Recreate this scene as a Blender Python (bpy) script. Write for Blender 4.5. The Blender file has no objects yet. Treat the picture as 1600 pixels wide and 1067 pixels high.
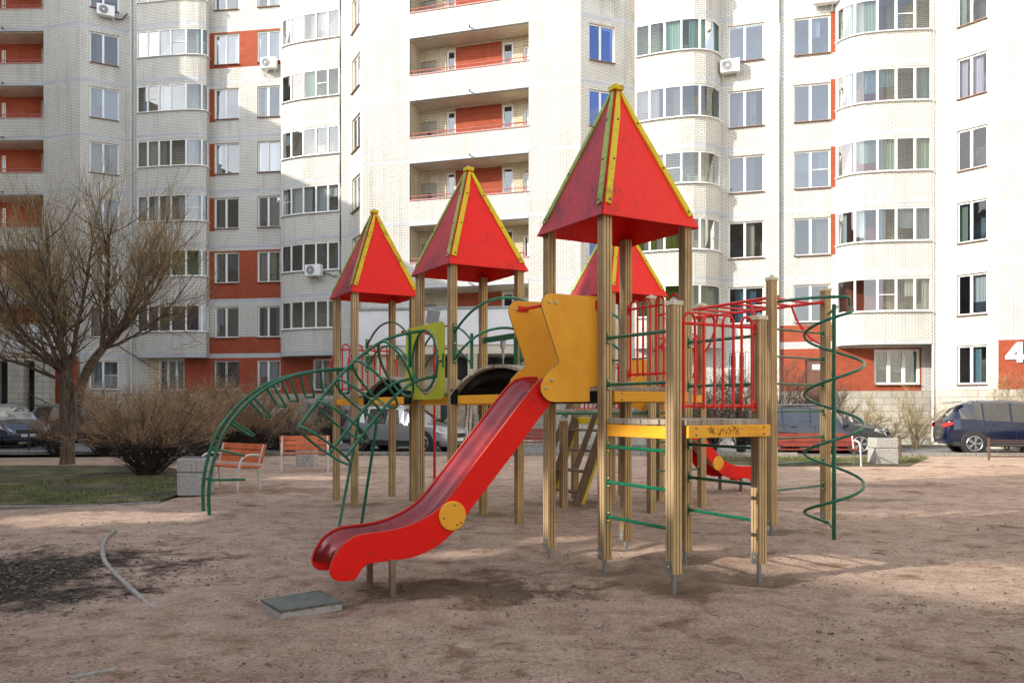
import bpy, bmesh, math, random
from mathutils import Vector, Matrix
random.seed(7)
scn = bpy.context.scene
COL = scn.collection
R = math.radians
# ------------------------------------------------------------------ camera, sky, sun, exposure
cd = bpy.data.cameras.new('camera'); cam = bpy.data.objects.new('camera', cd); COL.objects.link(cam)
cam.location = (0, 0, 1.6); cam.rotation_euler = (R(90), 0, 0)
cd.sensor_width = 36; cd.lens = 28.125; cd.shift_y = 0.0634; cd.clip_end = 2000; cd.clip_start = 0.1
scn.camera = cam
SUN_AZ_FROM = Vector((-.906, -.423)); EL = 25.0
w = bpy.data.worlds.new("World"); scn.world = w; w.use_nodes = True
nt = w.node_tree; bg = nt.nodes['Background']
sky = nt.nodes.new('ShaderNodeTexSky'); sky.sky_type = 'NISHITA'; sky.sun_disc = False
sky.sun_elevation = R(EL); sky.sun_rotation = math.atan2(SUN_AZ_FROM.x, SUN_AZ_FROM.y)
sky.air_density = 1.0; sky.dust_density = 1.0; sky.ozone_density = 1.0
hs = nt.nodes.new('ShaderNodeHueSaturation'); hs.inputs['Saturation'].default_value = 0.45; hs.inputs['Value'].default_value = 1.05
nt.links.new(sky.outputs[0], hs.inputs['Color']); nt.links.new(hs.outputs[0], bg.inputs['Color'])
bg.inputs['Strength'].default_value = 0.15; bg.inputs['Strength'].default_value *= 1.0
sl = bpy.data.lights.new('sun', 'SUN'); sun = bpy.data.objects.new('sun', sl); COL.objects.link(sun)
sl.energy = 2.0; sl.angle = R(0.5); sl.color = (1.0, 0.93, 0.82)
sd = Vector((-SUN_AZ_FROM.x*math.cos(R(EL)), -SUN_AZ_FROM.y*math.cos(R(EL)), -math.sin(R(EL))))
sun.rotation_euler = sd.to_track_quat('-Z', 'Y').to_euler(); sun.location = (-20, -10, 40)
scn.view_settings.view_transform = 'Standard'; scn.view_settings.look = 'None'
scn.view_settings.exposure = 1.6; scn.view_settings.gamma = 1.0
scn.cycles.max_bounces = 7; scn.cycles.diffuse_bounces = 4; scn.cycles.transparent_max_bounces = 12
# ------------------------------------------------------------------ materials
MAT = {}
def nodes(name):
    m = bpy.data.materials.new(name); m.use_nodes = True; MAT[name] = m
    t = m.node_tree; return m, t, t.nodes['Principled BSDF']
def L(t, a, b): t.links.new(a, b)
def N(t, k, **kw):
    n = t.nodes.new(k)
    for a, b in kw.items():
        if a in n.inputs: n.inputs[a].default_value = b
        else: setattr(n, a, b)
    return n
def ramp(t, stops):
    r = t.nodes.new('ShaderNodeValToRGB'); e = r.color_ramp.elements
    while len(e) < len(stops): e.new(.5)
    for x, (p, c) in zip(e, stops): x.position = p; x.color = (*c, 1)
    return r
def simple(name, col, rough=.6, metal=0, var=.12, scale=9, bump=.1, coat=0, spec=.5, stretch=(1,1,1), dark=None):
    m, t, p = nodes(name)
    tc = N(t, 'ShaderNodeTexCoord'); mp = N(t, 'ShaderNodeMapping'); mp.inputs['Scale'].default_value = stretch
    L(t, tc.outputs['Object'], mp.inputs[0])
    n = N(t, 'ShaderNodeTexNoise', Scale=scale, Detail=6.0, Roughness=.6); L(t, mp.outputs[0], n.inputs['Vector'])
    d = dark or tuple(c*(1-var*2) for c in col); l = tuple(min(1, c*(1+var)) for c in col)
    r = ramp(t, [(.3, d), (.55, col), (.8, l)]); L(t, n.outputs['Fac'], r.inputs[0])
    L(t, r.outputs[0], p.inputs['Base Color'])
    p.inputs['Roughness'].default_value = rough; p.inputs['Metallic'].default_value = metal
    p.inputs['Specular IOR Level'].default_value = spec
    if coat: p.inputs['Coat Weight'].default_value = coat; p.inputs['Coat Roughness'].default_value = .12
    if bump:
        b = N(t, 'ShaderNodeBump', Strength=bump, Distance=.01); L(t, n.outputs['Fac'], b.inputs['Height']); L(t, b.outputs[0], p.inputs['Normal'])
    return m
def wood(name, light, dark, rough=.6, sc=14):
    m, t, p = nodes(name)
    tc = N(t, 'ShaderNodeTexCoord'); mp = N(t, 'ShaderNodeMapping'); mp.inputs['Scale'].default_value = (1, 1, .07)
    L(t, tc.outputs['Object'], mp.inputs[0])
    n = N(t, 'ShaderNodeTexNoise', Scale=sc*2.0, Detail=8.0, Roughness=.65); L(t, mp.outputs[0], n.inputs['Vector'])
    n2 = N(t, 'ShaderNodeTexNoise', Scale=3.0, Detail=4.0); L(t, tc.outputs['Object'], n2.inputs['Vector'])
    r = ramp(t, [(.32, dark), (.62, light)]); L(t, n.outputs['Fac'], r.inputs[0])
    r2 = ramp(t, [(.3, (.62, .6, .6)), (.6, (1, 1, 1))]); L(t, n2.outputs['Fac'], r2.inputs[0])
    mx = N(t, 'ShaderNodeMix', data_type='RGBA', blend_type='MULTIPLY'); mx.inputs[0].default_value = .8
    L(t, r.outputs[0], mx.inputs[6]); L(t, r2.outputs[0], mx.inputs[7]); L(t, mx.outputs[2], p.inputs['Base Color'])
    p.inputs['Roughness'].default_value = rough; p.inputs['Specular IOR Level'].default_value = .35
    b = N(t, 'ShaderNodeBump', Strength=.35, Distance=.004); L(t, n.outputs['Fac'], b.inputs['Height']); L(t, b.outputs[0], p.inputs['Normal'])
    return m
def weathered(name, base, stain, amt=(.5, .75), rough=.5, stretch=(6, 6, 1.2), sc=3.5):
    m, t, p = nodes(name)
    tc = N(t, 'ShaderNodeTexCoord'); mp = N(t, 'ShaderNodeMapping'); mp.inputs['Scale'].default_value = stretch
    L(t, tc.outputs['Object'], mp.inputs[0])
    n = N(t, 'ShaderNodeTexNoise', Scale=sc, Detail=9.0, Roughness=.7); L(t, mp.outputs[0], n.inputs['Vector'])
    n2 = N(t, 'ShaderNodeTexNoise', Scale=1.6, Detail=5.0); L(t, tc.outputs['Object'], n2.inputs['Vector'])
    mu = N(t, 'ShaderNodeMath', operation='MULTIPLY'); L(t, n.outputs['Fac'], mu.inputs[0]); L(t, n2.outputs['Fac'], mu.inputs[1])
    r = ramp(t, [(amt[0]**2, base), (amt[1]**2, stain)]); L(t, mu.outputs[0], r.inputs[0]); L(t, r.outputs[0], p.inputs['Base Color'])
    p.inputs['Roughness'].default_value = rough; p.inputs['Specular IOR Level'].default_value = .22
    b = N(t, 'ShaderNodeBump', Strength=.15, Distance=.01); L(t, n.outputs['Fac'], b.inputs['Height']); L(t, b.outputs[0], p.inputs['Normal'])
    return m
def brick(name, c1, c2, mortar, bw=.25, rh=.077, ms=.011, dirt=.92, bump=.5):
    m, t, p = nodes(name)
    tc = N(t, 'ShaderNodeTexCoord')
    b = N(t, 'ShaderNodeTexBrick'); L(t, tc.outputs['UV'], b.inputs['Vector'])
    b.inputs['Color1'].default_value = (*c1, 1); b.inputs['Color2'].default_value = (*c2, 1); b.inputs['Mortar'].default_value = (*mortar, 1)
    b.inputs['Scale'].default_value = 1; b.inputs['Brick Width'].default_value = bw; b.inputs['Row Height'].default_value = rh
    b.inputs['Mortar Size'].default_value = ms; b.inputs['Mortar Smooth'].default_value = .1; b.offset = .5
    n = N(t, 'ShaderNodeTexNoise', Scale=.5, Detail=8.0, Roughness=.6); L(t, tc.outputs['UV'], n.inputs['Vector'])
    r = ramp(t, [(.35, (dirt, dirt*.98, dirt*.95)), (.6, (1, 1, 1))]); L(t, n.outputs['Fac'], r.inputs[0])
    mp = N(t, 'ShaderNodeMapping'); mp.inputs['Scale'].default_value = (2.6, .14, 1); L(t, tc.outputs['UV'], mp.inputs[0])
    nv = N(t, 'ShaderNodeTexNoise', Scale=1.0, Detail=7.0, Roughness=.7); L(t, mp.outputs[0], nv.inputs['Vector'])
    rv = ramp(t, [(.36, (.80, .79, .77)), (.48, (1, 1, 1))]); L(t, nv.outputs['Fac'], rv.inputs[0])
    m0 = N(t, 'ShaderNodeMix', data_type='RGBA', blend_type='MULTIPLY'); m0.inputs[0].default_value = .8; L(t, b.outputs['Color'], m0.inputs[6]); L(t, rv.outputs[0], m0.inputs[7])
    mx = N(t, 'ShaderNodeMix', data_type='RGBA', blend_type='MULTIPLY'); mx.inputs[0].default_value = 1
    L(t, m0.outputs[2], mx.inputs[6]); L(t, r.outputs[0], mx.inputs[7]); L(t, mx.outputs[2], p.inputs['Base Color'])
    p.inputs['Roughness'].default_value = .85; p.inputs['Specular IOR Level'].default_value = .2
    bp = N(t, 'ShaderNodeBump', Strength=bump, Distance=.01, invert=True); L(t, b.outputs['Fac'], bp.inputs['Height']); L(t, bp.outputs[0], p.inputs['Normal'])
    return m
def glass(name, tint=(.85, .9, .92), refl=.3, rough=.02):
    m, t, p = nodes(name); t.nodes.remove(p)
    out = t.nodes['Material Output']
    tr = N(t, 'ShaderNodeBsdfTransparent'); tr.inputs[0].default_value = (*tint, 1)
    gl = N(t, 'ShaderNodeBsdfGlossy'); gl.inputs['Roughness'].default_value = rough
    fr = N(t, 'ShaderNodeFresnel'); fr.inputs[0].default_value = 1.5
    ad = N(t, 'ShaderNodeMath', operation='MULTIPLY_ADD'); L(t, fr.outputs[0], ad.inputs[0]); ad.inputs[1].default_value = .6; ad.inputs[2].default_value = refl
    mx = N(t, 'ShaderNodeMixShader'); L(t, ad.outputs[0], mx.inputs[0]); L(t, tr.outputs[0], mx.inputs[1]); L(t, gl.outputs[0], mx.inputs[2])
    L(t, mx.outputs[0], out.inputs[0]); return m
def curtain(name, col):
    m, t, p = nodes(name)
    tc = N(t, 'ShaderNodeTexCoord'); wv = N(t, 'ShaderNodeTexWave', Scale=6.0, Distortion=2.0, Detail=2.0); mp = N(t, 'ShaderNodeMapping'); mp.inputs['Scale'].default_value = (1, 1, .1)
    L(t, tc.outputs['Object'], mp.inputs[0]); L(t, mp.outputs[0], wv.inputs['Vector'])
    r = ramp(t, [(.2, tuple(c*.75 for c in col)), (.8, col)]); L(t, wv.outputs['Fac'], r.inputs[0]); L(t, r.outputs[0], p.inputs['Base Color'])
    p.inputs['Roughness'].default_value = .9; return m
WB = brick('white_brick', (.73, .72, .675), (.675, .665, .62), (.30, .28, .235), ms=.011)
WBT = brick('cream_brick', (.76, .69, .52), (.66, .59, .44), (.22, .18, .11))
TB = brick('tan_block_brick', (.55, .50, .42), (.5, .45, .38), (.3, .26, .2))
DB = brick('brown_brick', (.16, .11, .08), (.13, .09, .07), (.1, .08, .06))
RB = brick('red_brick', (.42, .085, .04), (.33, .065, .032), (.24, .10, .06), ms=.008)
BAND = simple('concrete_band', (.47, .485, .50), .8, scale=1.5, var=.06)
CONC = simple('rough_concrete', (.42, .405, .37), .9, scale=22, var=.2, bump=.9)
PLINTH = brick('plinth_block', (.52, .49, .42), (.43, .41, .35), (.25, .23, .2), bw=.6, rh=.28, ms=.012)
PVC = simple('white_pvc', (.80, .80, .78), .35, var=.02, bump=0)
WHITE = simple('white_render', (.72, .72, .72), .8, scale=.8, var=.08)
SOFF = simple('beige_soffit', (.64, .58, .46), .85, scale=1.2, var=.12)
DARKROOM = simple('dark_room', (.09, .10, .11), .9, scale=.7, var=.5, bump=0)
ROOMS = [DARKROOM, simple('beige_room', (.36, .33, .28), .9, scale=.7, var=.4, bump=0), simple('grey_room', (.20, .23, .26), .9, scale=1.2, var=.5, bump=0)]
LEAF = simple('house_plant', (.06, .14, .05), .6, var=.4, bump=0)
SILL = simple('brown_sill', (.22, .12, .08), .6, bump=0)
GLOW = glass('glass_low', (.55, .62, .66), .01)
GL = [glass('glass_clear', (.70, .76, .78), .14), glass('glass_blue', (.50, .60, .68), .24), glass('glass_green', (.52, .68, .60), .08), glass('glass_dark', (.36, .40, .42), .16), glass('glass_sky', (.10, .16, .34), .30)]
GL[4].node_tree.nodes['Glossy BSDF'].inputs[0].default_value = (.30, .45, .95, 1)  # sky reflection put into the gloss colour of these panes
CURT = [curtain('curtain_white', (.62, .62, .60)), curtain('curtain_grey', (.46, .50, .51)), curtain('curtain_teal', (.22, .33, .36)), curtain('curtain_green', (.30, .36, .28)),
        curtain('curtain_beige', (.50, .44, .36)), curtain('curtain_lilac', (.55, .46, .55))]
PIPE = simple('drainpipe_paint', (.66, .64, .58), .5, bump=0)
REDRAIL = simple('red_brown_rail', (.42, .14, .11), .5, bump=0)
PINKCAP = simple('pink_cap', (.50, .24, .22), .6, bump=0)
STEEL = simple('dark_steel', (.06, .06, .06), .5, metal=.3, bump=0)
GALV = simple('galvanised_steel', (.35, .36, .36), .45, metal=.7, bump=.05)
POST = wood('post_timber', (.62, .435, .20), (.46, .305, .135))
POST_SHADE = wood('shaded_timber', (.44, .315, .17), (.30, .205, .11))  # darker copy of the post timber: shade of left faces put into its colour
GROOVE = simple('groove_timber', (.19, .125, .065), .9, bump=0)
PLANK = wood('grey_plank', (.46, .40, .31), (.24, .20, .15), rough=.8)
PLANKB = wood('brown_plank', (.26, .18, .12), (.12, .08, .055), rough=.8)
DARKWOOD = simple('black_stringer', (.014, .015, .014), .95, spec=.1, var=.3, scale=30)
RROOF = weathered('red_roof_panel', (.82, .018, .010), (.34, .02, .018), (.53, .68), .42)
RPLE = weathered('worn_red_edge', (.42, .075, .04), (.22, .12, .07), (.45, .6), .7, (3, 3, 3), 6)
YPLE = weathered('worn_yellow_edge', (.34, .22, .06), (.18, .12, .05), (.45, .6), .7, (3, 3, 3), 6)
MROOF = weathered('shaded_faded_roof_panel', (.42, .040, .050), (.14, .03, .04), (.46, .62), .6)  # faded red, also darkened to carry the shade of left-facing panels
RMET = simple('red_tube_paint', (.70, .018, .012), .35, coat=.15, spec=.3, var=.1, bump=.02)
RPLA = weathered('red_slide_plastic', (.78, .010, .006), (.45, .010, .008), (.56, .74), .45, (1, 1, 1), 2.5)
BED = simple('slide_bed', (.26, .010, .012), .26, metal=.2, var=.3, scale=4, bump=.02, coat=.6)
YPAN = weathered('yellow_panel', (.84, .40, .035), (.70, .29, .02), (.5, .7), .42, (1, 1, .5), 2)
YSTR = weathered('yellow_strip', (.66, .50, .02), (.20, .14, .03), (.52, .68), .5, (3, 3, 3), 5)
GSTR = weathered('shaded_strip', (.34, .40, .10), (.12, .15, .05), (.46, .68), .6, (3, 3, 3), 5)  # dull green copy of the yellow strip, shaded side put into its colour
LIME = simple('lime_panel', (.46, .48, .03), .42, var=.06, scale=4, bump=.02)
GMET = simple('green_tube_paint', (.003, .125, .060), .28, coat=.2, spec=.4, var=.2, scale=14, bump=.02)
CREAM = simple('cream_cap', (.66, .60, .42), .5, bump=.1)
NUT = simple('brass_nut', (.50, .43, .18), .4, bump=0)
NUTD = simple('dark_bolt', (.10, .06, .05), .5, bump=0)
INK = simple('black_ink', (.02, .02, .02), .7, bump=0)
ASPH = simple('asphalt', (.20, .20, .20), .9, scale=40, var=.2, bump=.4)
KERB = simple('kerb_stone', (.30, .275, .24), .9, scale=12, var=.2, bump=.6)
GRASS = simple('grass_blade', (.17, .19, .055), .8, scale=5, var=.5, bump=0)
BARK = simple('tree_bark', (.12, .085, .058), .95, scale=18, var=.45, bump=1.0, stretch=(1, 1, .25), dark=(.03, .022, .016))
TWIG = simple('willow_twig', (.34, .26, .12), .8, scale=3, var=.35, bump=0)
BUSHT = simple('shrub_twig_red', (.35, .225, .125), .9, scale=2, var=.4, bump=0)
BUSHD = simple('shrub_twig_dark', (.05, .038, .03), .9, scale=3, var=.4, bump=0)
BUSHY = simple('shrub_twig_tan', (.36, .27, .13), .9, scale=3, var=.4, bump=0)
BUD = simple('dry_seed', (.62, .56, .48), .9, bump=0)
BENCHW = wood('orange_slat', (.66, .17, .055), (.46, .11, .035), rough=.5)
BENCHR = wood('dark_red_slat', (.30, .05, .03), (.17, .03, .02), rough=.5)
BENCHM = simple('white_bench_steel', (.62, .60, .56), .45, bump=0)
RUST = simple('rusty_steel', (.14, .08, .055), .8, bump=.2)
PEB = simple('pebble', (.24, .21, .18), .9, scale=8, var=.5, bump=.3)
LITTER = simple('dead_leaf', (.12, .085, .06), .9, scale=9, var=.6, bump=0)
def ground_mat():
    m, t, p = nodes('sand_ground')
    tc = N(t, 'ShaderNodeTexCoord')
    def noise(s, d=8.0, r=.6, st=None):
        n = N(t, 'ShaderNodeTexNoise', Scale=s, Detail=d, Roughness=r)
        if st:
            mp = N(t, 'ShaderNodeMapping'); mp.inputs['Scale'].default_value = st; L(t, tc.outputs['Object'], mp.inputs[0]); L(t, mp.outputs[0], n.inputs['Vector'])
        else: L(t, tc.outputs['Object'], n.inputs['Vector'])
        return n
    a = noise(.35); b = noise(3.0, 12.0, .78); c = noise(42, 8.0, .85); e = noise(1.1, 9.0, .72)
    r = ramp(t, [(.32, (.42, .30, .235)), (.5, (.65, .495, .395)), (.7, (.80, .645, .53))]); L(t, b.outputs['Fac'], r.inputs[0])
    r2 = ramp(t, [(.35, (.80, .74, .72)), (.65, (1.05, 1.03, 1.0))]); L(t, a.outputs['Fac'], r2.inputs[0])
    r3 = ramp(t, [(.36, (.30, .27, .25)), (.46, (.88, .87, .86)), (.54, (1.04, 1.04, 1.04)), (.64, (1.42, 1.4, 1.38))]); L(t, c.outputs['Fac'], r3.inputs[0])
    r4 = ramp(t, [(.36, (.50, .40, .34)), (.44, (1, 1, 1)), (.60, (1, 1, 1)), (.72, (1.14, 1.12, 1.08))]); L(t, e.outputs['Fac'], r4.inputs[0])
    h = noise(2.0, 10.0, .78, (1, 1.5, 1)); r5 = ramp(t, [(.36, (.50, .40, .34)), (.43, (.86, .82, .78)), (.5, (1, 1, 1))]); L(t, h.outputs['Fac'], r5.inputs[0])
    s_ = noise(9.0, 6.0, .8, (1, 1.25, 1)); r6 = ramp(t, [(.33, (.55, .46, .40)), (.40, (1, 1, 1)), (.62, (1, 1, 1)), (.70, (1.2, 1.18, 1.14))]); L(t, s_.outputs['Fac'], r6.inputs[0])
    def mul(x, y, f=1.0):
        mx = N(t, 'ShaderNodeMix', data_type='RGBA', blend_type='MULTIPLY'); mx.inputs[0].default_value = f
        L(t, x, mx.inputs[6]); L(t, y, mx.inputs[7]); return mx.outputs[2]
    col = mul(mul(mul(mul(mul(r.outputs[0], r2.outputs[0]), r3.outputs[0]), r4.outputs[0], .8), r5.outputs[0], .85), r6.outputs[0], .8)
    # dark damp soil patch on the left, olive-black
    def patch(cx, cy, rx, ry, edge=.35):
        mp = N(t, 'ShaderNodeMapping'); mp.inputs['Location'].default_value = (-cx/rx, -cy/ry, 0); mp.inputs['Scale'].default_value = (1/rx, 1/ry, 0)
        L(t, tc.outputs['Object'], mp.inputs[0])
        g = N(t, 'ShaderNodeVectorMath', operation='LENGTH'); L(t, mp.outputs[0], g.inputs[0])
        s = N(t, 'ShaderNodeMath', operation='MULTIPLY_ADD'); L(t, e.outputs['Fac'], s.inputs[0]); s.inputs[1].default_value = 1.9; L(t, g.outputs['Value'], s.inputs[2])
        s2 = N(t, 'ShaderNodeMath', operation='MULTIPLY_ADD'); L(t, b.outputs['Fac'], s2.inputs[0]); s2.inputs[1].default_value = 1.6; L(t, s.outputs[0], s2.inputs[2])
        q = ramp(t, [(0, (1, 1, 1)), (1, (0, 0, 0))]); q.color_ramp.elements[0].position = .0; q.color_ramp.elements[1].position = 1
        mr = N(t, 'ShaderNodeMapRange'); mr.inputs['From Min'].default_value = 2.3; mr.inputs['From Max'].default_value = 2.3+edge
        mr.inputs['To Min'].default_value = 1; mr.inputs['To Max'].default_value = 0; L(t, s2.outputs[0], mr.inputs[0]); return mr.outputs[0]
    def over(base, fac, c, f=1.0):
        mx = N(t, 'ShaderNodeMix', data_type='RGBA'); L(t, base, mx.inputs[6]); mx.inputs[7].default_value = (*c, 1)
        mm = N(t, 'ShaderNodeMath', operation='MULTIPLY'); mm.inputs[1].default_value = f; L(t, fac, mm.inputs[0]); L(t, mm.outputs[0], mx.inputs[0]); return mx.outputs[2]
    col = over(col, patch(-5.2, 7.4, 2.3, 2.1), (.04, .036, .03), .93)
    col = over(col, patch(-.3, 7.0, 1.3, .55), (.13, .085, .045), .75)
    col = over(col, patch(1.5, 7.6, 1.0, .9), (.16, .11, .07), .5)
    for cx, cy, rx, ry in ((1.4, 6.95, .45, .3), (2.3, 7.5, .45, .3), (.9, 7.85, .45, .3), (1.8, 8.35, .4, .3), (3.35, 10.2, .5, .35), (-1.2, 11.6, .5, .35), (-.4, 12.1, .5, .35), (-2.6, 13.3, .6, .4), (1.0, 13.3, .9, .6), (5.6, 14.0, 1.6, .5), (7.5, 16.5, 1.6, .5)):
        col = over(col, patch(cx, cy, rx, ry, .5), (.20, .135, .085), .55)
    col = over(col, patch(-4.2, 15.5, 1.2, .7), (.24, .14, .08), .5)
    L(t, col, p.inputs['Base Color']); p.inputs['Roughness'].default_value = .95; p.inputs['Specular IOR Level'].default_value = .15
    ad = N(t, 'ShaderNodeMath', operation='MULTIPLY_ADD'); L(t, c.outputs['Fac'], ad.inputs[0]); ad.inputs[1].default_value = .7; L(t, b.outputs['Fac'], ad.inputs[2])
    bp = N(t, 'ShaderNodeBump', Strength=1.0, Distance=.06); L(t, ad.outputs[0], bp.inputs['Height']); L(t, bp.outputs[0], p.inputs['Normal'])
    return m
SAND = ground_mat()
def lawn_mat():
    m, t, p = nodes('lawn_soil')
    tc = N(t, 'ShaderNodeTexCoord')
    n = N(t, 'ShaderNodeTexNoise', Scale=1.2, Detail=10.0, Roughness=.7); L(t, tc.outputs['Object'], n.inputs['Vector'])
    r = ramp(t, [(.38, (.065, .048, .036)), (.47, (.10, .078, .05)), (.58, (.17, .165, .06)), (.72, (.30, .27, .15))]); L(t, n.outputs['Fac'], r.inputs[0])
    n2 = N(t, 'ShaderNodeTexNoise', Scale=30.0, Detail=6.0, Roughness=.7); L(t, tc.outputs['Object'], n2.inputs['Vector'])
    r2 = ramp(t, [(.35, (.5, .5, .5)), (.65, (1.3, 1.3, 1.3))]); L(t, n2.outputs['Fac'], r2.inputs[0])
    mx = N(t, 'ShaderNodeMix', data_type='RGBA', blend_type='MULTIPLY'); mx.inputs[0].default_value = 1
    L(t, r.outputs[0], mx.inputs[6]); L(t, r2.outputs[0], mx.inputs[7]); L(t, mx.outputs[2], p.inputs['Base Color']); p.inputs['Roughness'].default_value = 1
    bp = N(t, 'ShaderNodeBump', Strength=1.0, Distance=.05); L(t, n2.outputs['Fac'], bp.inputs['Height']); L(t, bp.outputs[0], p.inputs['Normal'])
    return m
LAWN = lawn_mat()
# ------------------------------------------------------------------ mesh helpers
BASE = {}
def V3(a): return Vector(a) if len(a) == 3 else Vector((a[0], a[1], 0))
def tag(o, label=None, cat=None, group=None, kind=None):
    if label: o['label'] = label
    if cat: o['category'] = cat
    if group: o['group'] = group
    if kind: o['kind'] = kind
    return o
def empty(name, loc, label=None, cat=None, group=None):
    o = bpy.data.objects.new(name, None); COL.objects.link(o); o.location = loc; o.empty_display_size = .2
    BASE[o.name] = Vector(loc); tag(o, label, cat, group); return o
class MB:
    def __init__(s): s.v = []; s.f = []; s.m = []; s.uv = {}
    def quad(s, pts, mi=0, uv=None):
        b = len(s.v); s.v += [V3(p) for p in pts]; s.f.append(tuple(range(b, b+len(pts)))); s.m.append(mi)
        if uv: s.uv[len(s.f)-1] = uv
    def face(s, idx, mi=0): s.f.append(tuple(idx)); s.m.append(mi)
    def frame_box(s, c, ax, ay, az, mi=0):   # centre and three half-axis vectors
        c = V3(c); ax = V3(ax); ay = V3(ay); az = V3(az); b = len(s.v)
        for k in ((-1,-1,-1),(1,-1,-1),(1,1,-1),(-1,1,-1),(-1,-1,1),(1,-1,1),(1,1,1),(-1,1,1)): s.v.append(c+ax*k[0]+ay*k[1]+az*k[2])
        for q in ((0,3,2,1),(4,5,6,7),(0,1,5,4),(1,2,6,5),(2,3,7,6),(3,0,4,7)): s.face([b+i for i in q], mi)
    def box(s, x0, x1, y0, y1, z0, z1, mi=0):
        s.frame_box(((x0+x1)/2, (y0+y1)/2, (z0+z1)/2), ((x1-x0)/2, 0, 0), (0, (y1-y0)/2, 0), (0, 0, (z1-z0)/2), mi)
    def bar(s, p0, p1, w, h, up=(0, 0, 1), mi=0):
        p0 = V3(p0); p1 = V3(p1); d = (p1-p0); n = d.normalized(); sd_ = n.cross(Vector(up)).normalized(); u2 = sd_.cross(n)
        s.frame_box((p0+p1)/2, d/2, sd_*w/2, u2*h/2, mi)
    def prism(s, pts, ext, mi=0, mside=None):
        ms = mside if isinstance(mside, list) else None
        ext = V3(ext); b = len(s.v); n = len(pts); s.v += [V3(p) for p in pts]+[V3(p)+ext for p in pts]
        s.face([b+i for i in range(n)][::-1], mi); s.face([b+n+i for i in range(n)], mi)
        for i in range(n): s.face([b+i, b+(i+1) % n, b+n+(i+1) % n, b+n+i], ms[i] if ms else mi if mside is None else mside)
    def tube(s, pts, r, n=8, closed=False, mi=0, cap=True):
        pts = [V3(p) for p in pts]; k = len(pts)
        rs = r if isinstance(r, (list, tuple)) else [r]*k
        if k < 2: return
        def tan(i):
            if closed: d = pts[(i+1) % k]-pts[(i-1) % k]
            else: d = pts[min(i+1, k-1)]-pts[max(i-1, 0)]
            return d.normalized() if d.length > 1e-9 else Vector((0, 0, 1))
        t0 = tan(0); a = Vector((0, 0, 1)) if abs(t0.z) < .9 else Vector((1, 0, 0)); nx = t0.cross(a).normalized(); b = len(s.v); tp = t0
        for i in range(k):
            t = tan(i); ax = tp.cross(t)
            if ax.length > 1e-8: nx = (Matrix.Rotation(tp.angle(t), 3, ax.normalized()) @ nx)
            nx = (nx - t*nx.dot(t)).normalized(); ny = t.cross(nx); tp = t
            for j in range(n):
                an = 2*math.pi*j/n; s.v.append(pts[i]+(nx*math.cos(an)+ny*math.sin(an))*rs[i])
        for i in range(k if closed else k-1):
            i2 = (i+1) % k
            for j in range(n): s.face([b+i*n+j, b+i*n+(j+1) % n, b+i2*n+(j+1) % n, b+i2*n+j], mi)
        if cap and not closed and n > 3:
            s.face([b+j for j in range(n)][::-1], mi); s.face([b+(k-1)*n+j for j in range(n)], mi)
    def lathe(s, c, axis, prof, n=16, mi=0):  # prof: list of (radius, distance along axis)
        c = V3(c); ax = V3(axis).normalized(); a = Vector((0, 0, 1)) if abs(ax.z) < .9 else Vector((1, 0, 0)); nx = ax.cross(a).normalized(); ny = ax.cross(nx); b = len(s.v)
        for r, h in prof:
            for j in range(n):
                an = 2*math.pi*j/n; s.v.append(c+ax*h+(nx*math.cos(an)+ny*math.sin(an))*r)
        for i in range(len(prof)-1):
            for j in range(n): s.face([b+i*n+j, b+i*n+(j+1) % n, b+(i+1)*n+(j+1) % n, b+(i+1)*n+j], mi)
        s.face([b+j for j in range(n)][::-1], mi); s.face([b+(len(prof)-1)*n+j for j in range(n)], mi)
    def nut(s, c, axis, r=.016, mi=0): s.lathe(c, axis, [(r, 0), (r*.95, r*.35), (r*.6, r*.75), (r*.1, r*.9)], 8, mi)
    def build(s, name, mats, parent=None, loc=None, smooth=False, bevel=0, flat_angle=35, seg=2):
        if not isinstance(mats, (list, tuple)): mats = [mats]
        base = BASE[parent.name] if parent else (V3(loc) if loc is not None else Vector((0, 0, 0)))
        me = bpy.data.meshes.new(name); me.from_pydata([tuple(x-base) for x in s.v], [], s.f)
        for m in mats: me.materials.append(m)
        me.polygons.foreach_set('material_index', s.m)
        if s.uv:
            ul = me.uv_layers.new(name='UVMap')
            for i, uv in s.uv.items():
                for li, c in zip(me.polygons[i].loop_indices, uv): ul.data[li].uv = c
        me.update()
        if not s.uv or smooth:
            bm = bmesh.new(); bm.from_mesh(me); bmesh.ops.recalc_face_normals(bm, faces=bm.faces); bm.to_mesh(me); bm.free()
        if smooth:
            me.polygons.foreach_set('use_smooth', [True]*len(me.polygons))
            try: me.set_sharp_from_angle(angle=R(flat_angle))
            except Exception: pass
        o = bpy.data.objects.new(name, me); COL.objects.link(o)
        if parent: o.parent = parent; BASE[o.name] = base
        else: o.location = base; BASE[o.name] = base
        if bevel:
            b = o.modifiers.new('bevel', 'BEVEL'); b.width = bevel; b.segments = seg; b.limit_method = 'ANGLE'; b.angle_limit = R(40)
        return o
def kids(o): return [c for c in bpy.data.objects if c.parent == o]
def copy_tree(o, parent=None):
    c = o.copy(); COL.objects.link(c)
    if parent: c.parent = parent
    for ch in CH.get(o.name, []): copy_tree(ch, c)
    return c
CH = {}
def index_children():
    CH.clear()
    for o in bpy.data.objects:
        if o.parent: CH.setdefault(o.parent.name, []).append(o)
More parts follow.
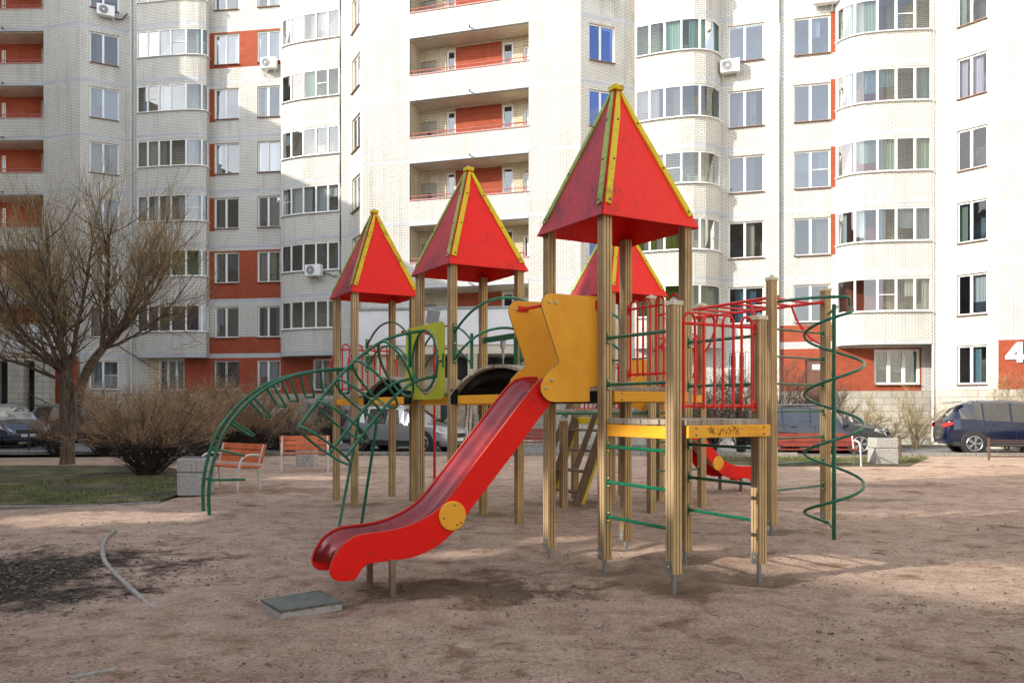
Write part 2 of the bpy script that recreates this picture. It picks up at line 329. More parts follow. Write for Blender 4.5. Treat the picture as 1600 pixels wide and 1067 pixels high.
def cr(P, n=6, closed=False):
    P = [V3(p) for p in P]; out = []; k = len(P)
    for i in range(k if closed else k-1):
        if closed: a, b, c, d = P[(i-1) % k], P[i], P[(i+1) % k], P[(i+2) % k]
        else: a, b, c, d = P[max(i-1, 0)], P[i], P[i+1], P[min(i+2, k-1)]
        for j in range(n):
            t = j/n; out.append(.5*((2*b)+(c-a)*t+(2*a-5*b+4*c-d)*t*t+(3*b-a-3*c+d)*t**3))
    if not closed: out.append(P[-1])
    return out
def G(px, py, z=0.0):
    d = 1250*(1.6-z)/(py-635); return Vector(((px-800)*d/1250, d, z))
# ------------------------------------------------------------------ ground, road, lawns
def ground():
    mb = MB()
    xs = [-400, -200, -100, -60, -40]+[-30+i*.6 for i in range(0, 26)]+[-14.4+i*.16 for i in range(0, 40)]+[-8+i*.075 for i in range(0, 214)]+[8.1+i*.16 for i in range(0, 40)]+[14.6+i*.6 for i in range(0, 30)]+[40, 60, 100, 200, 400]
    ys = [-400, -100, -40, -15, -5]+[-1+i*.5 for i in range(0, 8)]+[3+i*.2 for i in range(0, 6)]+[4.2+i*.07 for i in range(0, 110)]+[11.9+i*.13 for i in range(0, 43)]+[17.5+i*.5 for i in range(0, 60)]+[60, 100, 200, 400]
    xs = sorted(set(round(x, 3) for x in xs)); ys = sorted(set(round(y, 3) for y in ys))
    from mathutils import noise
    rd = random.Random(9); dips = []
    for i in range(420): dips.append((rd.uniform(-7.5, 7.5), rd.uniform(4.3, 12), rd.uniform(.07, .13), rd.uniform(.006, .016)))
    for cx, cy in ((1.4, 6.93), (2.3, 7.45), (.9, 7.8), (1.8, 8.3), (.4, 8.65), (1.3, 9.15), (3.3, 10.2), (3.98, 9.9), (-.8, 10.7), (.1, 11.2)): dips.append((cx, cy, .26, .035))
    dips += [(-1.9, 6.35, .55, .05), (-1.3, 6.7, .5, .03), (1.1, 8.4, .6, .03), (1.9, 7.5, .5, .03)]
    cell = {}
    for d in dips:
        r3 = d[2]*3
        for a in range(int((d[0]-r3)//.5), int((d[0]+r3)//.5)+1):
            for b in range(int((d[1]-r3)//.5), int((d[1]+r3)//.5)+1): cell.setdefault((a, b), []).append(d)
    for y in ys:
        for x in xs:
            f = max(0, min(1, (22-y)/5))*max(0, min(1, (y-0)/3))*(1 if -20 < x < 24 else 0)
            z = f*(noise.noise(Vector((x*.55, y*.55, 0)))*.035+noise.noise(Vector((x*2.1, y*2.1, 3)))*.018+noise.noise(Vector((x*4.5, y*4.5, 7)))*.011)-.02*f
            for d in cell.get((int(x//.5), int(y//.5)), ()):
                q = ((x-d[0])**2+(y-d[1])**2)/d[2]**2
                if q < 9: z += d[3]*(-math.exp(-q)+.55*math.exp(-(math.sqrt(q)-1.6)**2*2.5))
            mb.v.append(Vector((x, y, z)))
    nx = len(xs)
    for j in range(len(ys)-1):
        for i in range(nx-1): mb.face([j*nx+i, j*nx+i+1, (j+1)*nx+i+1, (j+1)*nx+i])
    o = mb.build('ground', SAND, smooth=True, flat_angle=180); tag(o, kind='structure')
ground()
def sheet(name, pts, mat, z, kind='structure'):
    mb = MB(); mb.quad([(p[0], p[1], z) for p in pts]); o = mb.build(name, mat); o.data.update(); tag(o, kind=kind); return o
sheet('road', [(-60, 27.0), (60, 25.2), (60, 29.6), (-60, 33.2)], ASPH, .012)
sheet('pavement', [(-60, 33.35), (60, 29.75), (60, 40), (-60, 46)], simple('pavement_concrete', (.40, .38, .35), .9, scale=6, var=.15, bump=.4), .016)
def lawn_poly(pts): return [(G(x, y).x, G(x, y).y) for x, y in pts]
LW1 = [(-20, 13.2), (G(0, 789).x, G(0, 789).y), (G(150, 788).x, G(150, 788).y), (G(250, 783).x, G(250, 783).y), (G(285, 770).x, G(285, 770).y), (G(330, 745).x, G(330, 745).y), (G(250, 727).x, G(250, 727).y), (-20, 21.5)]
LW2 = [(-25, 23.5), (G(130, 708).x, G(130, 708).y), (G(640, 709).x, G(640, 709).y), (G(700, 703).x, 26.0), (-25, 26.5)]
LW3 = [(G(1060, 722).x, G(1060, 722).y), (G(1200, 728).x, G(1200, 728).y), (G(1420, 729).x, G(1420, 729).y), (G(1440, 714).x, 24.9), (G(1100, 708).x, 25.2)]
sheet('lawn', LW1, LAWN, .010); sheet('lawn', LW2, LAWN, .010); sheet('lawn', LW3, LAWN, .010)
def kerb(name, pts, w=.14, h=.12, label='', cat='kerb'):
    mb = MB()
    for a, b in zip(pts[:-1], pts[1:]):
        a = V3(a); b = V3(b); n = max(1, int((b-a).length/1.0))
        for i in range(n):
            p = a.lerp(b, i/n); q = a.lerp(b, (i+.985)/n); mb.bar(p+Vector((0, 0, h/2-.03)), q+Vector((0, 0, h/2-.03)), w, h+.06)
    o = mb.build(name, KERB, loc=pts[0], bevel=.012); tag(o, label, cat); return o
kerb('road_kerb', [(-30, 26.9), (9.2, 25.75)], label='long pale stone kerb between the left lawn and the road', cat='kerb')
kerb('road_kerb', [(11.8, 25.65), (30, 25.3)], label='pale stone kerb beside the parked navy crossover on the right', cat='kerb')
kerb('road_kerb', [(-30, 32.5), (30, 30.55)], label='far stone kerb at the foot of the apartment block plinth', cat='kerb')
p = [G(x, y) for x, y in ((180, 827), (165, 840), (160, 857), (165, 878), (188, 903), (215, 928), (242, 950), (268, 966))]
mb = MB(); pp = cr(p, 3)
for a, b in zip(pp[:-1], pp[1:]): mb.bar(a+Vector((0, 0, -.037)), a.lerp(b, .985)+Vector((0, 0, -.037)), .045, .09)
tag(mb.build('edging_strip', KERB, loc=p[0], bevel=.01), 'curved half buried grey concrete edging strip in the sand on the left', 'edging')
p = [G(0, 790.5), G(90, 790), G(165, 788.5), G(250, 784)]
mb = MB()
for a, b in zip(p[:-1], p[1:]): mb.bar(a+Vector((0, 0, -.012)), b+Vector((0, 0, -.012)), .05, .05)
tag(mb.build('edging_strip', KERB, loc=p[0], bevel=.01), 'straight thin concrete edging strip along the front of the left lawn', 'edging')
p = [G(60, 1062), G(110, 1056), G(185, 1043)]
mb = MB(); mb.bar(p[1]+Vector((0, 0, -.02)), p[2]+Vector((0, 0, -.012)), .03, .04)
tag(mb.build('edging_strip', KERB, loc=p[1], bevel=.01), 'short broken pale edging piece poking out of the sand at the bottom left', 'edging')
# rubber plate at the slide exit
q = [G(408, 936, .03), G(500, 921, .03), G(537, 938, .03), G(438, 953, .03)]
r_ = empty('landing_mat', (q[0].x, q[0].y, 0), 'thin grey square landing plate on the sand below the big red slide', 'mat')
mb = MB(); mb.prism([v-Vector((0, 0, .022)) for v in q], (0, 0, .022)); mb.build('top_plate', simple('grey_rubber', (.115, .12, .105), .8, scale=20, var=.25, bump=.4), r_, bevel=.004)
c_ = (q[0]+q[1]+q[2]+q[3])/4
mb = MB(); mb.prism([c_+(v-c_)*.96-Vector((0, 0, .12)) for v in q], (0, 0, .097)); mb.build('concrete_base', CONC, r_)
def inpoly(x, y, P):
    c = False; j = len(P)-1
    for i in range(len(P)):
        if (P[i][1] > y) != (P[j][1] > y) and x < (P[j][0]-P[i][0])*(y-P[i][1])/(P[j][1]-P[i][1])+P[i][0]: c = not c
        j = i
    return c
def grass(P, n, x0, x1, y0, y1, h, label):
    from mathutils import noise
    mb = MB(); rnd = random.Random(3); k = 0
    while k < n:
        x = rnd.uniform(x0, x1); y = rnd.uniform(y0, y1)
        if not inpoly(x, y, P) or noise.noise(Vector((x*.6, y*.6, 2)))+rnd.uniform(-.25, .25)-max(0, (y-16)*.12 if y < 23 else 0) < -.02: k += .3; continue
        k += 1
        for q in range(4):
            a = rnd.uniform(0, 6.28); hh = h*rnd.uniform(.5, 1.3); wd = .008; xx = x+rnd.uniform(-.06, .06); yy = y+rnd.uniform(-.06, .06)
            d = Vector((math.cos(a), math.sin(a), 0))
            mb.quad([Vector((xx, yy, .005))-d*wd, Vector((xx, yy, .005))+d*wd, Vector((xx, yy, hh))+Vector((-d.y, d.x, 0))*hh*rnd.uniform(-.6, .6)])
    o = mb.build('grass', GRASS); tag(o, kind='stuff', label=label); return o
grass(LW1, 8000, -14, -4, 12.5, 22, .055, 'patchy short green grass on the left lawn')
grass(LW2, 5000, -22, 0, 23.3, 26.5, .09, 'grass strip beside the road behind the shrubs')
grass(LW3, 3500, 4, 14, 20, 26, .10, 'grass strip around the right bench')
def scatter():
    rnd = random.Random(11)
    ico = [(0, 0, 1), (.89, 0, .45), (.28, .85, .45), (-.72, .53, .45), (-.72, -.53, .45), (.28, -.85, .45), (.72, .53, -.45), (-.28, .85, -.45), (-.89, 0, -.45), (-.28, -.85, -.45), (.72, -.53, -.45), (0, 0, -1)]
    fc = [(0, 1, 2), (0, 2, 3), (0, 3, 4), (0, 4, 5), (0, 5, 1), (1, 6, 2), (2, 7, 3), (3, 8, 4), (4, 9, 5), (5, 10, 1), (2, 6, 7), (3, 7, 8), (4, 8, 9), (5, 9, 10), (1, 10, 6), (11, 7, 6), (11, 8, 7), (11, 9, 8), (11, 10, 9), (11, 6, 10)]
    mb = MB()
    for i in range(3800):
        y = 4.3+14*rnd.random()**1.7; x = rnd.uniform(-.68, .68)*y; s = rnd.choice([.004, .005, .006, .008, .011]) if rnd.random() < .98 else .02
        b = len(mb.v); q = rnd.uniform(.4, .8); a = rnd.uniform(.7, 1.3)
        for p in ico: mb.v.append(Vector((x+p[0]*s*a, y+p[1]*s, -.012+p[2]*s*q*rnd.uniform(.8, 1.2))))
        for f in fc: mb.face([b+k for k in f], 0 if rnd.random() < .85 else 0)
    tag(mb.build('gravel', PEB, smooth=True), kind='stuff', label='small stones scattered over the playground sand')
    mb = MB()
    def leaf(x, y, s):
        a = rnd.uniform(0, 6.28); c = Vector((x, y, -.008+rnd.uniform(0, .012))); d = Vector((math.cos(a), math.sin(a), rnd.uniform(-.25, .25)))*s; e = Vector((-math.sin(a), math.cos(a), rnd.uniform(-.3, .5)))*s*rnd.uniform(.25, .6)
        mb.quad([c-d, c-e, c+d, c+e])
    for i in range(4200):
        y = 4.3+16*rnd.random()**1.6; x = rnd.uniform(-.68, .68)*y; leaf(x, y, rnd.uniform(.006, .02))
    for i in range(3600):
        x = rnd.gauss(-5.0, 1.0); y = rnd.gauss(7.4, .8); leaf(x, y, rnd.uniform(.01, .035))
    for i in range(500): leaf(rnd.gauss(-.3, .8), rnd.gauss(7.0, .3), rnd.uniform(.01, .03))
    for i in range(60):
        x = rnd.uniform(-6, 6); y = rnd.uniform(4.6, 12); a = rnd.uniform(0, 3.1); l = rnd.uniform(.04, .16)
        mb.tube([(x, y, -.004), (x+l*math.cos(a)*.5, y+l*math.sin(a)*.5, .004), (x+l*math.cos(a+.4), y+l*math.sin(a+.4), -.004)], .003, 4)
    tag(mb.build('leaf_litter', LITTER), kind='stuff', label='dead leaves and twigs scattered over the sand')
scatter()
# ------------------------------------------------------------------ the apartment building
ZB = lambda k: 4.2+2.8*k
NF = 7; ZTOP = ZB(NF)+1.2
BLD = empty('apartment_building', (0, 36, 0), 'tall white brick apartment block with red brick accents, curved glazed bays and stacked balconies', 'building')
def pt(px, d): return ((px-800)*d/1250, d)
def poly(*a): return [pt(*x) for x in a]
class Line:
    def __init__(s, P):
        s.P = [Vector(p) for p in P]; s.u = [0]
        for a, b in zip(s.P[:-1], s.P[1:]): s.u.append(s.u[-1]+(b-a).length)
    def upx(s, px):
        k = (px-800)/1250; best = None
        for i in range(len(s.P)-1):
            a, b = s.P[i], s.P[i+1]; d = b-a; den = d.x-k*d.y
            if abs(den) < 1e-9: continue
            t = (k*a.y-a.x)/den
            if -1e-6 <= t <= 1+1e-6: return s.u[i]+t*d.length
            e = min(abs(t), abs(t-1))*d.length
            if best is None or e < best[0]: best = (e, s.u[i]+max(0, min(1, t))*d.length)
        return best[1]
    def at(s, u, inset=0):
        u = max(0, min(s.u[-1], u)); i = 0
        while i < len(s.u)-2 and u > s.u[i+1]+1e-9: i += 1
        d = (s.P[i+1]-s.P[i]).normalized(); nrm = Vector((d.y, -d.x)); p = s.P[i]+d*(u-s.u[i]); return Vector((p.x-nrm.x*inset, p.y-nrm.y*inset))
    def brk(s, a, b): return [a]+[x for x in s.u if a+1e-4 < x < b-1e-4]+[b]
def wall(name, ln, z0, z1, op=(), reg=(), mat=None, bands=True, uoff=0, rev=.14, revmat=None, parent=BLD):
    mats = [mat or WB]; R_ = []
    if bands:
        for k in range(0, NF+1): R_.append((-1, 1e3, ZB(k)-.11, ZB(k)+.11, BAND))
    R_ = list(reg)+R_ if not bands else list(R_)+[]
    R_ = (list(reg) if reg else [])+([(-1, 1e3, ZB(k)-.085, ZB(k)+.085, BAND) for k in range(0, NF+1)] if bands else [])
    us = set(ln.u); zs = {z0, z1}
    for a, b, c, d in op: us |= {a, b}; zs |= {c, d}
    for a, b, c, d, m in R_: us |= {a, b}; zs |= {c, d}
    us = sorted(x for x in us if -1e-6 <= x <= ln.u[-1]+1e-6); zs = sorted(x for x in zs if z0-1e-6 <= x <= z1+1e-6)
    us = [x for i, x in enumerate(us) if i == 0 or x-us[i-1] > 1e-4]; zs = [x for i, x in enumerate(zs) if i == 0 or x-zs[i-1] > 1e-4]
    mb = MB()
    for i in range(len(us)-1):
        um = (us[i]+us[i+1])/2; p = ln.at(us[i]+1e-6); q = ln.at(us[i+1]-1e-6)
        for j in range(len(zs)-1):
            zm = (zs[j]+zs[j+1])/2
            if any(a < um < b and c < zm < d for a, b, c, d in op): continue
            m = mats[0]
            for a, b, c, d, mm in R_:
                if a < um < b and c < zm < d: m = mm
            if m not in mats: mats.append(m)
            mb.quad([(p.x, p.y, zs[j]), (q.x, q.y, zs[j]), (q.x, q.y, zs[j+1]), (p.x, p.y, zs[j+1])], mats.index(m),
                    [(us[i]+uoff, zs[j]), (us[i+1]+uoff, zs[j]), (us[i+1]+uoff, zs[j+1]), (us[i]+uoff, zs[j+1])])
    rm = revmat or WBT
    if rm not in mats: mats.append(rm)
    if rev:
        for a, b, c, d in op:
            for u0, u1 in zip(ln.brk(a, b)[:-1], ln.brk(a, b)[1:]):
                p, q, pi_, qi = ln.at(u0+1e-6), ln.at(u1-1e-6), ln.at(u0+1e-6, rev), ln.at(u1-1e-6, rev)
                for z, fl in ((c, 0), (d, 1)):
                    P = [(p.x, p.y, z), (q.x, q.y, z), (qi.x, qi.y, z), (pi_.x, pi_.y, z)]
                    mb.quad(P if not fl else P[::-1], mats.index(rm), [(u0, 0), (u1, 0), (u1, rev), (u0, rev)])
            for u, fl in ((a, 0), (b, 1)):
                p, pi_ = ln.at(u+(1e-6 if not fl else -1e-6)), ln.at(u+(1e-6 if not fl else -1e-6), rev)
                mb.quad([(p.x, p.y, c), (pi_.x, pi_.y, c), (pi_.x, pi_.y, d), (p.x, p.y, d)], mats.index(rm), [(0, c), (rev, c), (rev, d), (0, d)])
    return mb.build(name, mats, parent)
rw = random.Random(5)
def glazing(ln, us, z0, z1, inset=.11, name='window', curt=None, fw=.065, back=True, gl=None, sill=True, sash=True, grille=0, dens=.62, bars=None):
    """us = frame positions along the wall line (first, mullions..., last)"""
    mb = MB(); d = .06
    def P(u, z, ins): v = ln.at(u, ins); return Vector((v.x, v.y, z))
    a, b = us[0], us[-1]; bk = ln.brk(a, b)
    for p, q in zip(bk[:-1], bk[1:]):
        for z in (z0+fw/2, z1-fw/2): mb.bar(P(p+1e-5, z, inset), P(q-1e-5, z, inset), d, fw)
    for i, u in enumerate(us):
        ww = fw*(1.0 if i in (0, len(us)-1) else 1.5)
        uu = u+(fw/2 if i == 0 else -fw/2 if i == len(us)-1 else 0)
        t = (ln.at(uu+.01, inset)-ln.at(uu-.01, inset)).normalized(); nn = Vector((t.y, -t.x, 0))
        mb.frame_box(P(uu, (z0+z1)/2, inset)+nn*.003, Vector((t.x, t.y, 0))*ww/2, nn*(d/2+.004), (0, 0, (z1-z0)/2-.001))
    hb = []
    for i in range(len(us)-1):
        if rw.random() < (.09 if bars is None else bars): hb.append(i)
    for i in hb: mb.bar(P(us[i]+.04, (z0+z1)/2, inset-.015), P(us[i+1]-.04, (z0+z1)/2, inset-.015), .025, .03)
    fr = mb.build(name, PVC, BLD)
    g = MB(); gm = gl or rw.choice([GL[0], GL[1], GL[1], GL[3]]); tilt = rw.uniform(-.012, .012)
    for p, q in zip(bk[:-1], bk[1:]): g.quad([P(p+.002, z0+fw, inset+tilt), P(q-.002, z0+fw, inset), P(q-.002, z1-fw, inset+tilt), P(p+.002, z1-fw, inset)])
    g.build('pane', gm, fr)
    if curt != 'none':
        c = MB(); cm = curt or rw.choice(CURT)
        for i in range(len(us)-1):
            if rw.random() > dens: continue
            ww = us[i+1]-us[i]; f = rw.choice([1, 1, .6, .5]); s0 = us[i] if rw.random() < .5 else us[i+1]-ww*f
            zb_ = z0 if rw.random() < .7 else z0+(z1-z0)*rw.uniform(.3, .6); n = max(4, int(ww*f/.05))
            for j in range(n):
                ua, ub = s0+ww*f*j/n, s0+ww*f*(j+1)/n
                for u0_, u1_ in [(ua, ub)]:
                    o0 = inset+.14+.018*math.sin(u0_*70); o1 = inset+.14+.018*math.sin(u1_*70)
                    c.quad([P(u0_, zb_, o0), P(u1_, zb_, o1), P(u1_, z1, o1), P(u0_, z1, o0)])
        if c.v: c.build('curtain', cm, fr)
    if back:
        k = MB(); k.quad([P(a-.3, z0-.3, inset+.9), P(b+.3, z0-.3, inset+.9), P(b+.3, z1+.3, inset+.9), P(a-.3, z1+.3, inset+.9)])
        k.build('room_wall', rw.choice(ROOMS), fr)
        if rw.random() < .22:
            pl = MB(); pu = rw.uniform(a+.25, b-.25)
            for _ in range(46):
                c0 = P(pu+rw.gauss(0, .13), z0+.1+abs(rw.gauss(0, .24)), inset+.12+rw.uniform(0, .08)); a_ = rw.uniform(0, 6.28); d1 = Vector((math.cos(a_), 0, math.sin(a_)))*.06; d2 = Vector((-math.sin(a_), .3, math.cos(a_)))*.03
                pl.quad([c0-d1, c0-d2, c0+d1, c0+d2])
            pl.build('house_plant', LEAF, fr)
    if sill:
        s = MB()
        for p, q in zip(bk[:-1], bk[1:]): s.bar(P(p, z0-.012, .0), P(q, z0-.012, .0), .20, .03)
        s.build('sill', PVC if sill == 2 else SILL, fr)
    if grille:
        s = MB(); n = int((b-a)/.11)
        for i in range(n+1): s.tube([P(a+(b-a)*i/n, z0, -.02), P(a+(b-a)*i/n, z1, -.02)], .011, 5)
        for z in (z0+.15, (z0+z1)/2, z1-.15): s.tube([P(a, z, -.02), P(b, z, -.02)], .011, 5)
        s.build('grille', STEEL if grille == 1 else PVC, fr)
    return fr
def col(ln, pxa, pxb, mull=None, floors=range(0, NF), lo=.92, hi=.30, ground=None, **kw):
    a, b = ln.upx(pxa), ln.upx(pxb); ms = [a+(b-a)*.46] if mull is None else [ln.upx(m) for m in mull]
    ops = []
    for k in floors:
        z0, z1 = ZB(k)+lo, ZB(k+1)-hi; ops.append((a, b, z0, z1)); glazing(ln, [a]+ms+[b], z0, z1, **kw)
    if ground:
        z0, z1 = ground[:2]; kk = dict(kw); kk.update(ground[2] if len(ground) > 2 else {}); ops.append((a, b, z0, z1)); glazing(ln, [a]+ms+[b], z0, z1, **kk)
    return ops
def slab(name, pts, z0, z1, m=BAND):
    mb = MB(); mb.prism([(p[0], p[1], z0) for p in pts], (0, 0, z1-z0)); return mb.build(name, m, BLD)
# ---- left wing, plain faces
PL = [(-1, 1e3, 0, 2.25, PLINTH)]
l1 = Line(poly((68, 41.1), (125, 40.5))); wall('wall', l1, 0, ZTOP, reg=PL)
l2 = Line(poly((125, 40.5), (198, 41.5))); op = col(l2, 140, 186, ground=(2.45, 3.95, dict(curt=CURT[0], dens=1))); wall('wall', l2, 0, ZTOP, op, PL, uoff=2)
l3 = Line(poly((198, 41.5), (212, 41.4), (327, 41.2)))
a, b = l3.upx(247), l3.upx(288); glazing(l3, [a, a+(b-a)*.36, a+(b-a)*.68, b], 2.4, 4.0, curt=CURT[3])
ra = l3.upx(288)
regs = PL+[(l3.upx(213), 1e3, 4.32, ZTOP, WBT), (ra, 1e3, 2.25, 4.09, RB), (l3.upx(232), l3.upx(247), 2.25, 4.09, WBT)]
wall('wall', l3, 0, ZTOP, [(a, b, 2.4, 4.0)], regs, uoff=1)
b1 = Line(poly((213, 41.4), (213.4, 40.95), (250, 40.7), (290, 40.48), (310, 40.5), (322, 40.62), (327.5, 41.2)))
def bay(ln, pa, pb, mull, close, tops=NF, glz=None, lo=1.2, hi=.25):
    a, b = ln.upx(pa), ln.upx(pb); us = [a]+[ln.upx(m) for m in mull]+[b]; ops = []
    for k in range(0, tops):
        z0, z1 = ZB(k)+lo, ZB(k+1)-hi; ops.append((a, b, z0, z1))
        glazing(ln, us, z0, z1, inset=.05, name='bay_glazing', back=False, gl=(glz[k % len(glz)] if glz else rw.choice([GL[0], GL[0], GL[2], GL[3]])), dens=.45, fw=.055, sill=2)
        slab('floor_slab', [tuple(ln.at(u, .03)) for u in ln.u]+[tuple(p) for p in close], ZB(k)-.10, ZB(k)+.10)
    slab('floor_slab', [tuple(ln.at(u, .03)) for u in ln.u]+[tuple(p) for p in close], ZB(tops)-.10, ZB(tops)+.10)
    wall('bay_wall', ln, ZB(0)-.11, ZTOP, ops, [], rev=.1, revmat=WB)
bay(b1, 214, 326, (230.5, 248, 266.6, 290.5, 315.5), [pt(327, 41.3), pt(213, 41.5)])
l4 = Line(poly((327, 41.2), (440, 40.6)))
op = col(l4, 335, 373.5, ground=(2.45, 3.95, dict(grille=1, curt='none')))+col(l4, 402, 438, ground=(2.45, 3.95))
regs = PL[:]
regs.append((-1, 1e3, 2.25, 4.09, RB))
for k in (1, 5): regs.append((-1, 1e3, ZB(k)+(.11 if k == 1 else .75), ZB(k+1)-.22, RB))
for k in (2, 3, 4): regs.append((-1, l4.upx(336), ZB(k)+.8, ZB(k+1)-.3, RB))
regs.append((-1, 1e3, ZB(0)+.11, ZB(0)+.95, RB))
wall('wall', l4, 0, ZTOP, op, regs, uoff=3)
l5 = Line(poly((440, 40.6), (531, 39.3), (533, 38.48), (545, 38.4)))
a, b = l5.upx(489), l5.upx(516); glazing(l5, [a, a+(b-a)*.5, b], 2.4, 3.95)
wall('wall', l5, 0, ZTOP, [(a, b, 2.4, 3.95)], PL+[(-1, l5.upx(529), 2.25, 4.09, RB), (-1, l5.upx(529), 4.32, ZTOP, WBT)], uoff=5)
b2 = Line(poly((438.5, 40.6), (439, 39.8), (446, 39.55), (456, 39.33), (475, 39.05), (500, 38.8), (530.5, 38.5)))
bay(b2, 440, 530, (454.7, 473.6, 493.4, 512), [pt(531, 39.35), pt(440, 40.65)], glz=[GL[0], GL[3], GL[0], GL[0], GL[2], GL[0], GL[0]])
l6 = Line(poly((545, 38.4), (566, 36.3))); op = col(l6, 550, 562.5, ground=(2.45, 3.95)); wall('wall', l6, 0, ZTOP, op, PL, uoff=7)
l7 = Line(poly((566, 36.3), (640, 35.9))); wall('wall', l7, 0, ZTOP, [], PL)
# ---- loggias
def loggia(P0, P1, depth, feats, floors, backmat, left=True, right=True, reds=()):
    ln = Line([P0, P1]); ops = [(0.0, ln.u[-1], ZB(k)+1.0, ZB(k+1)-.12) for k in floors]
    zlo = ZB(floors[0]-1)+.1
    wall('parapet', ln, zlo+2.58, ZTOP, ops, [], bands=False, rev=.12, revmat=WB)
    dirv = (ln.P[1]-ln.P[0]).normalized(); inn = Vector((-dirv.y, dirv.x))
    Q0, Q1 = ln.P[0]+inn*depth, ln.P[1]+inn*depth; bl = Line([Q0, Q1]); wops = []; regs = []
    for k in [floors[0]-1]+list(floors):
        for (pa, pb, zl, zh, kind) in feats:
            a, b = bl.upx(pa), bl.upx(pb)
            if b-a < .05: continue
            z0, z1 = max(zlo+.02, ZB(k)+zl), ZB(k)+zh
            if kind == 'red': regs.append((a, b, z0, z1, RB))
            elif kind == 'door':
                wops.append((a, b, z0, z1)); mb = MB(); p, q = bl.at(a, .08), bl.at(b, .08)
                mb.bar((p.x, p.y, (z0+z1)/2), (q.x, q.y, (z0+z1)/2), .05, z1-z0); dr = mb.build('loggia_door', simple('grey_door', (.36, .33, .28), .6, bump=0) if 'grey_door' not in MAT else MAT['grey_door'], BLD)
                mb = MB(); p, q = bl.at(a+(b-a)*.35, .04), bl.at(a+(b-a)*.65, .04); mb.bar((p.x, p.y, z1-.75), (q.x, q.y, z1-.75), .02, .55); mb.build('door_pane', DARKROOM, dr)
            else:
                wops.append((a, b, z0, z1)); glazing(bl, [a, b], z0, z1, name='loggia_window', fw=.09, sill=False, curt='none', gl=GL[3], bars=0)
    wall('back_wall', bl, zlo, ZTOP, wops, regs, mat=backmat, bands=False)
    if left: wall('side_wall', Line([ln.P[0], Q0]), zlo, ZTOP, mat=backmat, bands=False)
    if right: wall('side_wall', Line([Q1, ln.P[1]]), zlo, ZTOP, mat=backmat, bands=False)
    for k in list(floors)+[floors[-1]+1]:
        o_ = inn*-.012
        slab('floor_slab', [ln.P[0]+o_, ln.P[1]+o_, Q1, Q0], ZB(k)-.125, ZB(k)+.06, SOFF if False else BAND)
        slab('loggia_ceiling', [ln.P[0]+inn*.13, ln.P[1]+inn*.13, Q1, Q0], ZB(k)-.16, ZB(k)-.127, SOFF)
        if k == floors[-1]+1: continue
        mb = MB(); a, b = ln.P[0]+inn*.05, ln.P[1]+inn*.05
        mb.bar((a.x, a.y, ZB(k)+1.02), (b.x, b.y, ZB(k)+1.02), .18, .045); mb.build('parapet_cap', PINKCAP, BLD)
        mb = MB(); z = ZB(k)+1.21
        mb.tube([(a.x, a.y, z), (b.x, b.y, z)], .025, 6); n = 8
        for i in range(n+1): p = a.lerp(b, (i+.3)/(n+.6)); mb.tube([(p.x, p.y, ZB(k)+1.03), (p.x, p.y, z)], .016, 5)
        mb.build('balcony_rail', REDRAIL, BLD)
        mb = MB(); p = a.lerp(b, .52)-inn*.1; mb.tube([(p.x, p.y, ZB(k)-.01), (p.x-.0, p.y-.18, ZB(k)-.03)], .035, 6); mb.build('drain_spout', NUTD, BLD)
loggia(pt(640, 35.9), pt(826, 34.3), 1.12, [(657.5, 682, .06, 2.08, 'door'), (697, 712, .5, 2.48, 'win'), (712, 784, .1, 2.55, 'red'), (784, 802, .5, 2.50, 'win'), (817, 826, .5, 2.2, 'win')], list(range(1, NF)), WBT)
loggia(pt(-60, 41.2), pt(68, 41.1), 1.4, [(2, 9, .4, 2.35, 'win'), (64, 67.5, .4, 2.45, 'win')], list(range(1, NF)), RB)
l8 = Line(poly((826, 34.3), (907, 33.85))); wall('wall', l8, 0, ZTOP, [], PL, uoff=1)
l9 = Line(poly((907, 33.85), (975, 34.6), (991, 34.85)))
op = col(l9, 920, 960.5, gl=GL[4], dens=.0, bars=0, ground=(2.6, 4.0)); wall('wall', l9, 0, ZTOP, op, PL, uoff=2)
# ---- right wing
l10 = Line(poly((991, 34.85), (1127, 34.45), (1217, 33.75)))
op = col(l10, 1138, 1194, ground=None)
a, b = l10.upx(1137), l10.upx(1168); glazing(l10, [a, a+(b-a)*.5, b], 2.5, 3.95, grille=2, curt=CURT[1]); op.append((a, b, 2.5, 3.95))
wall('wall', l10, 0, ZTOP, op, PL+[(-1, l10.upx(1126), 4.32, ZTOP, WBT), (l10.upx(1000), l10.upx(1060), 4.32, 9.5, LIME)], uoff=4)
b3 = Line(poly((991.5, 34.85), (992, 34.45), (1030, 34.0), (1063, 33.72), (1085, 33.62), (1103, 33.68), (1117, 33.9), (1127, 34.45)))
bay(b3, 993, 1126, (1015, 1038, 1064.5, 1094), [pt(1127, 34.6), pt(991, 35.0)], glz=[GL[2], GL[0], GL[0], GL[3], GL[2], GL[0], GL[0]])
l11 = Line(poly((1219, 33.8), (1305, 33.25), (1458, 32.75)))
op = col(l11, 1240, 1297.5)
rg = [(-1, l11.upx(1305), ZB(0)+.11, ZB(0)+.80, RB), (l11.upx(1219.5), l11.upx(1440), 2.25, 4.02, RB), (l11.upx(1440), 1e3, 2.25, 4.09, WB), (l11.upx(1306), l11.upx(1385), 4.32, ZTOP, RB), (l11.upx(1385), 1e3, 4.32, ZTOP, WBT)]
for k in range(1, NF): rg.append((l11.upx(1298), l11.upx(1305.5), ZB(k)+.9, ZB(k+1)-.2, RB))
a, b = l11.upx(1366), l11.upx(1437); glazing(l11, [a, a+(b-a)*.33, a+(b-a)*.66, b], 2.5, 3.95, curt=CURT[3], dens=1, fw=.09); op.append((a, b, 2.5, 3.95))
a, b = l11.upx(1258), l11.upx(1284); op.append((a, b, 1.0, 3.55))
